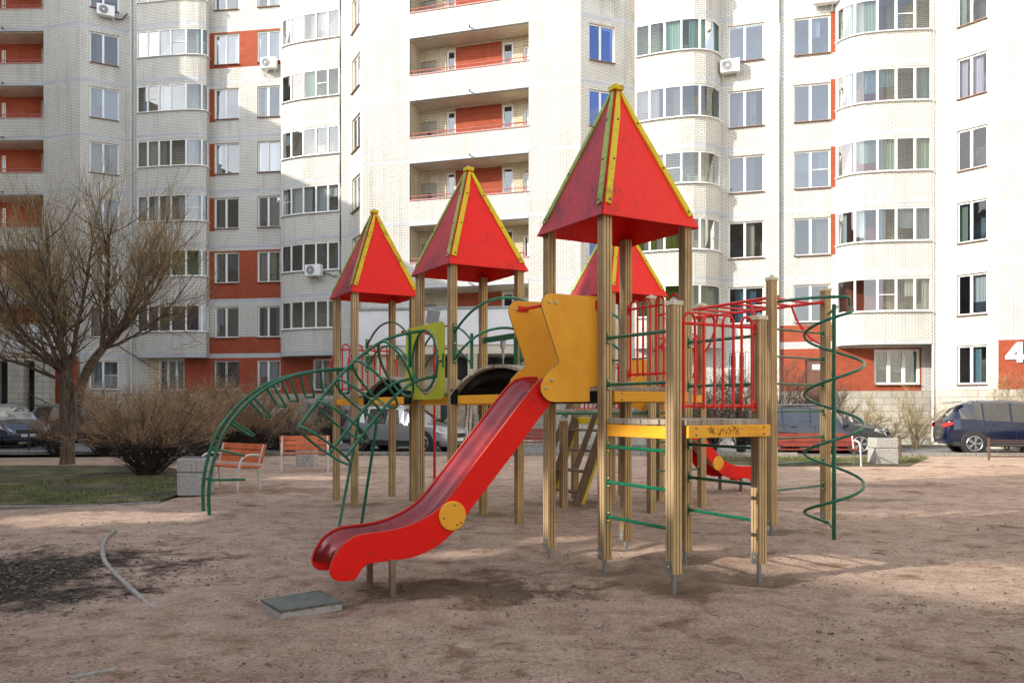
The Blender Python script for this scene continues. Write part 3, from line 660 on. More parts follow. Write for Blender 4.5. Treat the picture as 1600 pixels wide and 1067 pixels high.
wall('wall', l11, 0, ZTOP, op, PL+rg, uoff=1)
mb = MB(); p, q = l11.at(a, .1), l11.at(b, .1); mb.bar((p.x, p.y, 2.27), (q.x, q.y, 2.27), .06, 2.5); dr = mb.build('entrance_door', simple('brown_door', (.16, .07, .045), .5, bump=0), BLD)
mb = MB(); p, q = l11.at(a+.28, .05), l11.at(a+.62, .05); mb.bar((p.x, p.y, 3.25), (q.x, q.y, 3.25), .012, .22); sg = mb.build('door_sign', PVC, dr)
b4 = Line(poly((1305.5, 33.3), (1306, 33.1), (1316, 32.75), (1330, 32.45), (1350, 32.2), (1380, 32.02), (1415, 31.9), (1457, 31.82), (1458, 32.7)))
bay(b4, 1307, 1456, (1335.6, 1371, 1400.5, 1430), [pt(1458, 32.85), pt(1305.5, 33.35)], glz=[GL[0], GL[0], GL[0], GL[0], GL[0], GL[0], GL[0]])
l12 = Line(poly((1458, 31.95), (1478, 31.5), (1480, 31.5))); wall('wall', l12, 0, ZTOP, [], PL, mat=WB)
mb = MB()
l13 = Line(poly((1478, 31.5), (1560, 30.0))); op = col(l13, 1495, 1543, ground=(2.45, 3.95), gl=GLOW); wall('wall', l13, 0, ZTOP, op, PL, uoff=3)
l14 = Line(poly((1560, 30.0), (1660, 29.4))); wall('wall', l14, 0, ZTOP, [], PL+[(-1, 1e3, 2.25, 4.09, RB)], uoff=3)
# house number
def on_line(ln, px, y, off=.03):
    v = ln.at(ln.upx(px), -off); return Vector((v.x, v.y, 1.6-(y-635)/1250*v.y))
s = 17.78
four = [(500, 262), (655, 255), (655, 600), (740, 600), (740, 735), (655, 735), (648, 825), (500, 825), (500, 740), (185, 740), (175, 650)]
mb = MB(); P4 = [on_line(l14, 1560+x/s, 520+y/s) for x, y in four]; nn = Vector((0, -.03, 0))
inner = [on_line(l14, 1560+x/s, 520+y/s) for x, y in ((505, 500), (505, 600), (400, 600))]
def numeral(outer, hole, ext):
    bm = bmesh.new(); ov = [bm.verts.new(v) for v in outer]; hv = [bm.verts.new(v) for v in hole]
    es = [bm.edges.new((ov[i], ov[(i+1) % len(ov)])) for i in range(len(ov))]+[bm.edges.new((hv[i], hv[(i+1) % len(hv)])) for i in range(len(hv))]
    r = bmesh.ops.triangle_fill(bm, edges=es, use_beauty=True); f = [x for x in r['geom'] if isinstance(x, bmesh.types.BMFace)]
    e = bmesh.ops.extrude_face_region(bm, geom=f); bmesh.ops.translate(bm, verts=[x for x in e['geom'] if isinstance(x, bmesh.types.BMVert)], vec=ext)
    return bm
bm = numeral([v-BASE[BLD.name] for v in P4], [v-BASE[BLD.name] for v in inner], nn)
me = bpy.data.meshes.new('house_number'); bm.to_mesh(me); me.materials.append(PVC); o = bpy.data.objects.new('house_number', me); COL.objects.link(o); o.parent = BLD; BASE[o.name] = BASE[BLD.name]
o['label'] = 'large white painted numeral 4 on the red brick base'
# drainpipes and loose details
def pipe(px, ln, z0=.2):
    v = ln.at(ln.upx(px), -.06); mb = MB(); mb.tube([(v.x, v.y, z0), (v.x, v.y, ZTOP)], .055, 8); mb.build('drainpipe', PIPE, BLD, smooth=True)
pipe(1216, l10); pipe(1459.5, l12); pipe(206, l3)
# roof and rear closing walls
slab('roof', [pt(-60, 41.2), pt(68, 41.1), pt(198, 41.4), pt(440, 40.6), pt(545, 38.4), pt(566, 36.3), pt(826, 34.3), pt(907, 33.85), pt(991, 34.8), pt(1219, 33.75), pt(1305, 33.3), pt(1478, 31.5), pt(1560, 30), pt(1660, 29.4), (30, 48), (-32, 52)], ZTOP, ZTOP+.3)
mb = MB(); mb.box(-32, 30, 51.6, 52, 0, ZTOP); mb.box(-32, -31.8, 41, 51.6, 0, ZTOP); mb.box(29.8, 30, 29, 51.6, 0, ZTOP); mb.build('rear_wall', WHITE, BLD)
# ---- entrance canopies, porch columns and stairs
def canopy(x0, x1, y0, y1, z0, z1):
    mb = MB(); mb.prism([(x0[0], x0[1], z0), (x1[0], x1[1], z0), (x1[0], y1, z0), (x0[0], y1, z0)], (0, 0, z1-z0)); c = mb.build('entrance_canopy', WHITE, BLD, bevel=.02)
    mb = MB(); e = .05; mb.prism([(x0[0]-e, x0[1]-e, z1), (x1[0]+e, x1[1]-e, z1), (x1[0]+e, y1, z1), (x0[0]-e, y1, z1)], (0, 0, .09)); mb.build('canopy_coping', GALV, c)
    mb = MB(); mb.prism([(x0[0]+.06, x0[1]+.06, z0-.36), (x1[0]-.06, x1[1]+.06, z0-.36), (x1[0]-.06, y1, z0-.36), (x0[0]+.06, y1, z0-.36)], (0, 0, .355)); mb.build('canopy_beam', SOFF, c)
canopy(pt(560, 33.9), pt(838, 32.9), 35.8, 36.2, 4.15, 5.66)
mb = MB(); mb.box(pt(563, 35.6)[0], pt(690, 35.6)[0], 35.0, 35.3, 0, 3.8); mb.box(pt(590, 34.3)[0], pt(606, 34.3)[0], 34.0, 34.4, 0, 3.8)
mb.box(pt(731, 33.4)[0], pt(746, 33.4)[0], 33.3, 33.7, 0, 3.8); mb.box(pt(812, 33.2)[0], pt(832, 33.2)[0], 33.0, 33.4, 0, 3.8)
mb.uv = {}
def boxuv(mb):
    for i, f in enumerate(mb.f):
        P = [mb.v[k] for k in f]; n = (P[1]-P[0]).cross(P[2]-P[0]); 
        mb.uv[i] = [((p.x if abs(n.y) >= abs(n.x) else p.y), p.z) if abs(n.z) < max(abs(n.x), abs(n.y)) else (p.x, p.y) for p in P]
boxuv(mb); mb.build('porch_wall', WBT, BLD)
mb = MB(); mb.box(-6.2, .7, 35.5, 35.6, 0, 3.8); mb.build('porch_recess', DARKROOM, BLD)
st = MB(); x0, x1 = pt(738, 32)[0], pt(800, 32)[0]
for i in range(8): st.box(x0, x1, 31.2+i*.28, 33.5, .16*i, .16*(i+1)-.004)
st.build('entrance_stairs', CONC, BLD, bevel=.01)
st = MB(); st.prism([(x0-.25, 31.0, 0), (x0-.25, 33.6, 0), (x0-.25, 33.6, 2.0), (x0-.25, 31.0, .5)], (.22, 0, 0)); st.prism([(pt(690, 32.6)[0], 32.4, 0), (x0-.3, 32.4, 0), (x0-.3, 32.4, 1.9), (pt(690, 32.6)[0], 32.4, .9)], (0, .25, 0)); st.build('stair_wall', simple('tan_wall', (.40, .30, .22), .9, scale=5, var=.2), BLD)
st = MB()
for xx in (x0-.1, x0+.9): st.tube([(xx, 31.1, .1), (xx, 31.1, 1.0), (xx, 33.2, 2.2), (xx, 33.2, 1.3)], .025, 6)
st.build('stair_handrail', STEEL, BLD)
canopy(pt(-60, 38.9), pt(88, 38.9), 41, 41, 4.2, 5.6)
mb = MB(); mb.box(pt(12, 38.9)[0], pt(36, 38.9)[0], 38.9, 39.4, 0, 3.85); mb.box(pt(54, 38.9)[0], pt(77, 38.9)[0], 38.9, 39.4, 0, 3.85); mb.box(pt(-40, 38.9)[0], pt(-8, 38.9)[0], 38.9, 39.4, 0, 3.85); boxuv(mb); mb.build('porch_wall', PLINTH, BLD)
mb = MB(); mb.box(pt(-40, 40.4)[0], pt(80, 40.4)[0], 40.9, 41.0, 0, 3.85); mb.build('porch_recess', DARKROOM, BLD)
mb = MB(); mb.prism([(pt(30, 37.6)[0], 37.6, 0), (pt(30, 37.6)[0], 37.6, 1.5), (pt(58, 37.6)[0], 37.6, .9), (pt(110, 37.6)[0], 37.6, .3), (pt(110, 37.6)[0], 37.6, 0)], (0, .25, 0)); mb.build('access_ramp', CONC, BLD)
mb = MB(); mb.tube([(pt(44, 37.5)[0], 37.5, 1.2), (pt(44, 37.5)[0], 37.5, 2.2), (pt(96, 37.5)[0], 37.5, 1.45), (pt(96, 37.5)[0], 37.5, .5)], .03, 6); mb.tube([(pt(70, 37.5)[0], 37.5, .7), (pt(70, 37.5)[0], 37.5, 1.85)], .025, 6); mb.build('ramp_handrail', STEEL, BLD)
# red wall beside the left porch
mb = MB(); mb.box(pt(77, 40.2)[0], pt(122, 40.2)[0], 39.9, 40.2, 1.7, 4.1); boxuv(mb); mb.build('porch_side_wall', RB, BLD)
# ---- air conditioners (things hung on the wall)
def ac(px, y, ln, label, sc=1.0):
    v = ln.at(ln.upx(px), -.02); z = 1.6-(y-635)/1250*v.y; u0 = ln.upx(px); t = (ln.at(u0+.1)-ln.at(u0-.1)).normalized(); T = Vector((t.x, t.y, 0)); Nn = Vector((t.y, -t.x, 0))
    r = empty('air_conditioner', (v.x, v.y, z-.28), label, 'air conditioner', 'air conditioner units on the facade'); c = Vector((v.x, v.y, z))
    mb = MB(); mb.frame_box(c+Nn*.26, T*.41*sc, Nn*.15, (0, 0, .27*sc)); mb.build('casing', PVC, r, bevel=.02)
    mb = MB(); mb.lathe(c+Nn*.415-T*.1, Nn, [(.215*sc, 0), (.215*sc, .008), (.19*sc, .012)], 20); f = mb.build('fan', simple('grille_grey', (.16, .16, .16), .5, bump=0) if 'grille_grey' not in MAT else MAT['grille_grey'], r)
    mb = MB(); mb.lathe(c+Nn*.43-T*.1, Nn, [(.05, 0), (.05, .01)], 10)
    for q in (.11, .16, .205): mb.tube([c+Nn*.433-T*.1+T*q*sc*math.cos(i*math.pi/9)+Vector((0, 0, q*sc*math.sin(i*math.pi/9))) for i in range(18)], .005, 4, closed=True)
    mb.build('fan_guard', PVC, f)
    mb = MB()
    for sgn in (-1, 1): mb.bar(c+T*.3*sgn+Vector((0, 0, -.29)), c+T*.3*sgn+Nn*.42+Vector((0, 0, -.29)), .04, .04); mb.bar(c+T*.3*sgn+Vector((0, 0, -.55)), c+T*.3*sgn+Nn*.36+Vector((0, 0, -.3)), .03, .03)
    mb.build('bracket', PIPE, r)
    return r
r = ac(165, 21, l2, 'topmost left air conditioner with a dark cable, under a window of the left wing')
mb = MB(); mb.tube(cr([on_line(l2, 180, 30, .1), on_line(l2, 190, 31, .1), on_line(l2, 196, 25, .1), on_line(l2, 205, 24, .3), on_line(l2, 214, 22, .5)], 4), .035, 6); mb.build('cable', STEEL, r)
ac(424, 103, l4, 'small white air conditioner at a red brick panel beside the left curved bay')
r = ac(495, 424, b2, 'white air conditioner below the lower bay glazing, above the left tower roof'); 
mb = MB(); mb.tube(cr([on_line(b2, 506, 427, .1), on_line(b2, 515, 428, .1), on_line(b2, 522, 432, .1), on_line(b2, 529, 430, .1)], 4), .025, 6); mb.build('cable', STEEL, r)
ac(1141, 108, l10, 'white air conditioner beneath the window right of the middle curved bay')
ac(1288, -1, l11, 'air conditioner cut off by the top edge, left of the right curved bay', 1.2)
# flood lamp
v = Vector((pt(681, 33.2)[0], 33.2, 4.95)); r = empty('flood_lamp', v, 'small grey flood lamp in front of the white entrance canopy', 'lamp')
mb = MB(); mb.frame_box(v+Vector((-.1, -.2, .35)), Vector((.26, 0, -.04)), Vector((0, .05, .03)), Vector((.06, -.05, .28))); mb.build('lamp_head', GALV, r, bevel=.01)
mb = MB(); mb.tube([v+Vector((0, .6, -.1)), v+Vector((0, 0, -.05)), v+Vector((-.05, -.1, .2))], .03, 6); mb.build('bracket', GALV, r)
# ---- unseen blocks added round the courtyard to shade and brighten it
def block(name, label, pts, z1, mat, z0=0):
    mb = MB(); mb.prism([(p[0], p[1], z0) for p in pts], (0, 0, z1-z0)); boxuv(mb); o = mb.build(name, mat, loc=(pts[0][0], pts[0][1], 0)); tag(o, label, 'building', 'unseen blocks added to shape the light'); return o
NB = empty('unseen_light_block', (-27.6, -45, 0), 'unseen thin brown brick wall on the left, added with stepped top and slits to shape the sun', 'building')
def shade_wall(y0, y1, h, holes, m=None):
    ln = Line([(-27.6, y0), (-27.6, y1)]); o = wall('wall', ln, 0, h, [(a-y0, b-y0, c, d) for a, b, c, d in holes], [], mat=m or DB, bands=False, rev=0, parent=NB); return o
def sun_slits(pts, n, a, b):  # slits added along the sun direction to throw light streaks on the sand
    o = []
    for (x0, y0), (x1, y1) in zip(pts[:-1], pts[1:]):
        for i in range(n):
            f = (i+.5)/n; x = x0+(x1-x0)*f; y = y0+(y1-y0)*f; Yw = y-.467*(x+27.6); zw = .5147*(x+27.6); o.append((Yw-a, Yw+a, zw-b, zw+b))
    return o
shade_wall(-45, .5, 21.5, sun_slits([(2.5, 8.45), (4.96, 7.72), (6.5, 7.2)], 7, .26, .31)+sun_slits([(1.2, 9.1), (2.9, 8.2), (4.6, 6.8)], 6, .26, .27)+sun_slits([(-.9, 8.85), (-.3, 8.85)], 3, .15, .12)+sun_slits([(.3, 9.6), (1.0, 9.7)], 3, .14, .12)+sun_slits([(3.6, 12.4), (7.4, 12.0)], 6, .10, .34))
shade_wall(.5, 17, 18.2, sun_slits([(-6.9, 11.6), (-5.0, 11.6)], 6, .42, .3)+sun_slits([(-6.6, 10.9), (-5.9, 10.9)], 3, .2, .15)+sun_slits([(-5.2, 18.2), (-3.6, 18.0)], 5, .3, .2))
for y0, y1, h in ((17, 27, 19.8), (27, 32.5, 21.5), (32.5, 35.5, 24.0), (35.5, 40.8, 30)): shade_wall(y0, y1, h, [], TB)
block('unseen_light_block', 'unseen brown brick block behind the viewer, added to cut sky light from the back left', [(-27, -25), (-4, -25), (-4, -36), (-27, -36)], 27, DB)
block('unseen_light_block', 'unseen white brick block on the right, added to bounce sunlight into the courtyard', [(20.6, 28.5), (30, 28.5), (30, -30), (13.5, -30), (13.5, 0)], 22, WB)
# ------------------------------------------------------------------ the play structure
O2 = Vector((1.401, 6.933)); U2 = Vector((.899, .521)); V2 = Vector((-.498, .857))
UH = Vector((.8652, .5014, 0)); VH = Vector((-.5024, .8646, 0)); ZH = Vector((0, 0, 1))
def W(u, v, z=0): p = O2+U2*u+V2*v; return Vector((p.x, p.y, z))
PS = empty('play_structure', (1.35, 8.05, 0), 'large timber playground set with four red roofed towers, arched bridges, slides and green climbers', 'playground')
HP = .0525
def post(u, v, ztop, zbot=.12, foot=True, cap=None, label=None):
    c = W(u, v); pr = []; ms_ = []
    g = .008; gp = .017; h = HP; ch = .006
    prof = [(-h+ch, -h), (-gp-g/2, -h), (-gp, -h+g), (-gp+g/2, -h), (gp-g/2, -h), (gp, -h+g), (gp+g/2, -h), (h-ch, -h)]
    for k in range(4):
        a = k*math.pi/2; ca, sa = math.cos(a), math.sin(a)
        for x, y in prof: pr.append((x*ca-y*sa, x*sa+y*ca))
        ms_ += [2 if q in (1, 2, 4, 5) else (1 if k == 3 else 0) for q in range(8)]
    mb = MB(); mb.prism([c+UH*x+VH*y+ZH*zbot for x, y in pr], (0, 0, ztop-zbot), 0, ms_); o = mb.build('post', [POST, POST_SHADE, GROOVE], PS)
    if foot:
        mb = MB(); mb.lathe(c+ZH*-.05, ZH, [(.021, 0), (.021, zbot+.06)], 10); 
        mb.frame_box(c-UH*(h+.003)-VH*.0+ZH*(zbot+.055), UH*.003, VH*.03, ZH*.055); mb.frame_box(c-VH*(h+.003)+ZH*(zbot+.055), VH*.003, UH*.0, ZH*.0)
        mb.build('post_foot', GALV, o)
        mb = MB(); mb.nut(c-UH*(h+.006)+ZH*(zbot+.06), -UH, .012); mb.build('bolt', NUT, o)
    if cap:
        mb = MB(); mb.frame_box(c+ZH*(ztop+.022), UH*(h+.008), VH*(h+.008), ZH*.021); cc = mb.build('post_cap', CREAM, o, bevel=.006)
        mb = MB(); mb.lathe(c+ZH*(ztop+.043), ZH, [(.034, 0), (.032, .012), (.02, .026), (.004, .032)], 12); mb.build('dome_nut', GALV, cc, smooth=True)
    return o
ZE = 3.47
post(0, 0, 2.47, .157, cap=1); post(1, 0, 2.40, .14, cap=1)
post(0, 1, ZE+.03, .115); post(1, 1, ZE+.03, .10); post(0, 2, ZE+.03, .075); post(1, 2, ZE+.03, .075)
for u, v in ((0, 4.42), (1, 4.42), (0, 5.5), (1, 5.5)): post(u, v, ZE+.08, -.05, foot=False)
for u, v in ((-.3, 7.48), (.7, 7.48), (-.3, 8.45), (.7, 8.45)): post(u, v, ZE+.05, -.05, foot=False)
for u, v in ((3.22, 5.34), (4.22, 5.34), (3.22, 6.4), (4.22, 6.4)): post(u, v, ZE+.05, -.05, foot=False)
post(3.22, 4.32, 3.25, -.05, foot=False, cap=1); post(4.22, 4.32, 3.20, -.05, foot=False, cap=1)
post(3.168, 1.886, 3.20, .09, cap=1); post(4.327, 2.03, 3.17, .05, cap=1)
post(2.35, 5.4, 1.36, -.05, foot=False, cap=1)
def roof(u0, v0, u1, v1, ze, za, ov=.09):
    c = W((u0+u1)/2, (v0+v1)/2); r = []
    cs = [(u0-ov, v0-ov), (u1+ov, v0-ov), (u1+ov, v1+ov), (u0-ov, v1+ov)]
    E_ = [W(a, b, ze) for a, b in cs]; tp = .035; T_ = [c+ZH*za+(e-c-ZH*ze).normalized()*tp for e in E_]
    rt = None
    for i in range(4):
        a, b, tb, ta = E_[i], E_[(i+1) % 4], T_[(i+1) % 4], T_[i]; n = (b-a).cross(ta-a).normalized()
        if n.z < 0: n = -n
        mb = MB(); mb.prism([a, b, tb, ta], n*.014)
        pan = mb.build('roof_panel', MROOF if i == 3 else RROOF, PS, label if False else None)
        if i == 3: pan['label'] = 'faded maroon roof panel with the shade of its side in the colour'
        if rt is None: rt = pan
        # two edge strips on this panel
        for (p0, p1, q) in ((a, ta, (b-a)), (b, tb, (a-b))):
            d = (p1-p0); q = (q-d.normalized()*q.dot(d.normalized())).normalized(); f0, f1 = .085, .985; w0, w1 = (.004, .068)
            s0 = p0+d*f0; s1 = p0+d*f1; o_ = n*.015
            k = 14; L_ = []; R2 = []; rnd = random.Random(i*7+int(u0*10))
            for j in range(k+1):
                pp = s0.lerp(s1, j/k); ww = w1*(1 if j/k < .78 else 1-.45*(j/k-.78)/.22)+rnd.uniform(-.003, .003); L_.append(pp+q*w0+o_); R2.append(pp+q*ww+o_)
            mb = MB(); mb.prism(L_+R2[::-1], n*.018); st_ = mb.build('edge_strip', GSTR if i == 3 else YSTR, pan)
            mb = MB()
            for f in (.03, .38, .74): mb.nut(s0.lerp(s1, f)+q*.045+o_+n*.018, n, .013)
            mb.build('bolt', NUTD, pan)
    mb = MB(); mb.frame_box(c+ZH*(za+.035), UH*.06, VH*.06, ZH*.028); cp = mb.build('roof_cap', YSTR, PS, bevel=.008)
    mb = MB(); mb.lathe(c+ZH*(za+.063), ZH, [(.03, 0), (.028, .012), (.006, .03)], 10); mb.build('dome_nut', GALV, cp)
roof(0, 1, 1, 2, ZE-.03, 4.93); roof(0, 4.42, 1, 5.5, ZE+.02, 4.95); roof(-.3, 7.48, .7, 8.45, ZE+.0, 4.93); roof(3.22, 5.34, 4.22, 6.4, ZE, 4.93)
def deck(u0, u1, v0, v1, z, along='u', ov=.0):
    n = max(2, int(round((v1-v0 if along == 'u' else u1-u0)/.135))); first = None; rnd = random.Random(int(z*100)+int(v0*10))
    mb = MB()
    for i in range(n):
        e0, e1 = rnd.uniform(-.012, .012), rnd.uniform(-.01, .01); t = rnd.uniform(-.003, .003)
        if along == 'u': a, b, c, d = u0+e0, u1+e1, v0+(v1-v0)*(i+.04)/n, v0+(v1-v0)*(i+.96)/n
        else: a, b, c, d = u0+(u1-u0)*(i+.04)/n, u0+(u1-u0)*(i+.96)/n, v0+e0, v0*0+v1+e1
        mb.prism([W(a, c, z-.048+t), W(b, c, z-.048+t), W(b, d, z-.048+t), W(a, d, z-.048+t)], (0, 0, .046))
    return mb.build('deck', PLANK, PS, bevel=.005)
def beam(a, b, z0, z1, off=0, th=.035, mat=None, label=None, bolts=True, side=None):
    p, q = W(*a), W(*b); d = (q-p).normalized(); n = Vector((d.y, -d.x, 0)); 
    mb = MB(); mb.frame_box((p+q)/2+ZH*(z0+z1)/2+n*off, (q-p)/2, n*th/2, ZH*(z1-z0)/2); o = mb.build('deck_beam', mat or YPAN, PS, bevel=.006)
    if bolts:
        mb = MB()
        for e in (p+d*.09, q-d*.09):
            for zz in (z0+.025, z1-.025): mb.nut(e+ZH*zz+n*(off+th/2), n, .009)
        mb.build('bolt', NUTD, o)
    return o
# first tower (deck 1.80) and its front platform (deck 1.48)
deck(-.02, 1.02, 1.0, 2.0, 1.80); beam((.07, .955), (.98, .955), 1.645, 1.75); beam((0, 1.05), (0, 1.95), 1.63, 1.75, mat=DARKWOOD); beam((1.03, 1.05), (1.03, 1.95), 1.64, 1.75, mat=YPAN); beam((.05, 2.02), (.95, 2.02), 1.64, 1.75)
deck(-.03, 1.03, .02, .93, 1.485); fb = beam((.085, -.075), (1.055, -.075), 1.325, 1.435, th=.03); beam((0, .06), (0, .94), 1.315, 1.43, bolts=False); beam((1.0, .06), (1.0, .94), 1.315, 1.43)
mb = MB(); mb.bar(W(.07, -.03, 1.46), W(1.0, -.03, 1.46), .10, .052); mb.build('edge_board', PLANK, PS, bevel=.006)
# scribbles on the front beam
rg_ = random.Random(4); mb = MB(); nrm = -VH
def BP(s, z): return W(.085+.97*s, -.075, 1.325+.11*z)+nrm*.0165
P_ = [(.22, .75), (.26, .35), (.24, .85), (.28, .3), (.26, .9), (.30, .25), (.29, .8), (.27, .5)]
mb.tube([BP(a, b) for a, b in P_], .0022, 4)
def squig(x0, x1, n, lo, hi, r=.0011):
    P = []; 
    for i in range(n): P.append((x0+(x1-x0)*i/n+rg_.uniform(-.012, .012), rg_.uniform(lo, hi)))
    mb.tube(cr([BP(a, b) for a, b in P], 5), r, 4)
for _ in range(3): squig(.33, .62, 11, .15, .95)
squig(.62, .66, 4, .5, .9); squig(.67, .94, 17, .5, .85, .0008); squig(.70, .95, 20, .08, .3, .0008); squig(.46, .6, 9, .1, .9)
mb.build('graffiti', INK, fb)
def bracket(c, n, mat=GMET, h=.062, nutm=NUT, parent=None, w=.02):
    mb = MB(); mb.frame_box(c+n*.004, n*.004, n.cross(ZH)*w, ZH*h); o = mb.build('bracket', mat, parent or PS, bevel=.006)
    mb = MB(); mb.nut(c+n*.008+ZH*h*.66, n, .015); mb.nut(c+n*.008-ZH*h*.66, n, .015); mb.build('nut', nutm, o); return o
def rung(a, b, z, mat=GMET, r=.0165, off=HP, name='rung'):
    p, q = W(*a, z), W(*b, z); d = (q-p).normalized(); p2, q2 = p+d*off, q-d*off
    mb = MB(); mb.tube([p2, q2], r, 10); o = mb.build(name, mat, PS, smooth=True)
    if name == 'rung':
        for c, n in ((p2, d), (q2, -d)):
            mb = MB(); mb.frame_box(c+n*.004, n*.004, n.cross(ZH)*.02, ZH*.056); 
            k = mb.build('bracket', mat, o, bevel=.006)
            mb = MB(); mb.nut(c+n*.008+ZH*.038, n, .014); mb.nut(c+n*.008-ZH*.038, n, .014); mb.build('nut', NUT, o)
    return o
for z in (2.26, 1.81, 1.21, .87, .535): rung((0, 1), (0, 0), z); rung((1, 1), (1, 0), z)
for z in (2.59, 2.24, 1.89, 1.54, 1.19, .86, .525): rung((3.168, 1.886), (4.327, 2.03), z, r=.014)
def hoop_fence(a, b, z0, z1, hoops=4, r=.013, parent=None, zb=None):
    p, q = W(*a), W(*b); d = (q-p); L_ = d.length; d.normalize(); n = Vector((d.y, -d.x, 0)); p2 = p+d*HP; q2 = q-d*HP; L2 = (q2-p2).length
    mb = MB(); mb.tube([p2+ZH*z1, q2+ZH*z1], r*1.15, 10); fr = mb.build('fence_rail', RMET, PS, smooth=True); mb = MB(); mb.tube([p2+ZH*z0, q2+ZH*z0], r*1.15, 10); mb.build('lower_rail', RMET, fr, smooth=True)
    for i in range(hoops):
        m = MB(); pit = L2/hoops; x0 = pit*(i+.22); x1 = pit*(i+.78); rr = (x1-x0)/2; c = (x0+x1)/2; pts = [p2+d*x0+ZH*(z0-.03), p2+d*x0+ZH*(z1+.02)]
        for k in range(1, 8): an = math.pi*k/8; pts.append(p2+d*(c-rr*math.cos(an))+ZH*(z1+.02+rr*1.1*math.sin(an)))
        pts += [p2+d*x1+ZH*(z1+.02), p2+d*x1+ZH*(z0-.03)]; m.tube([x+n*.012 for x in pts], r, 8); m.build('fence_hoop', RMET, fr, smooth=True)
    for c, nn_ in ((p2, d), (q2, -d)):
        for z in (z0, z1):
            m = MB(); m.frame_box(c+nn_*.004+ZH*z, nn_*.004, n*.022, ZH*.06); k = m.build('bracket', RMET, fr, bevel=.006)
            m = MB(); m.nut(c+nn_*.008+ZH*(z+.038), nn_, .015); m.nut(c+nn_*.008+ZH*(z-.038), nn_, .015); m.build('nut', simple('copper_nut', (.55, .24, .14), .4, bump=0) if 'copper_nut' not in MAT else MAT['copper_nut'], fr)
hoop_fence((0, 0), (1, 0), 1.605, 2.33); hoop_fence((1, 2), (1, 1), 1.96, 2.70)
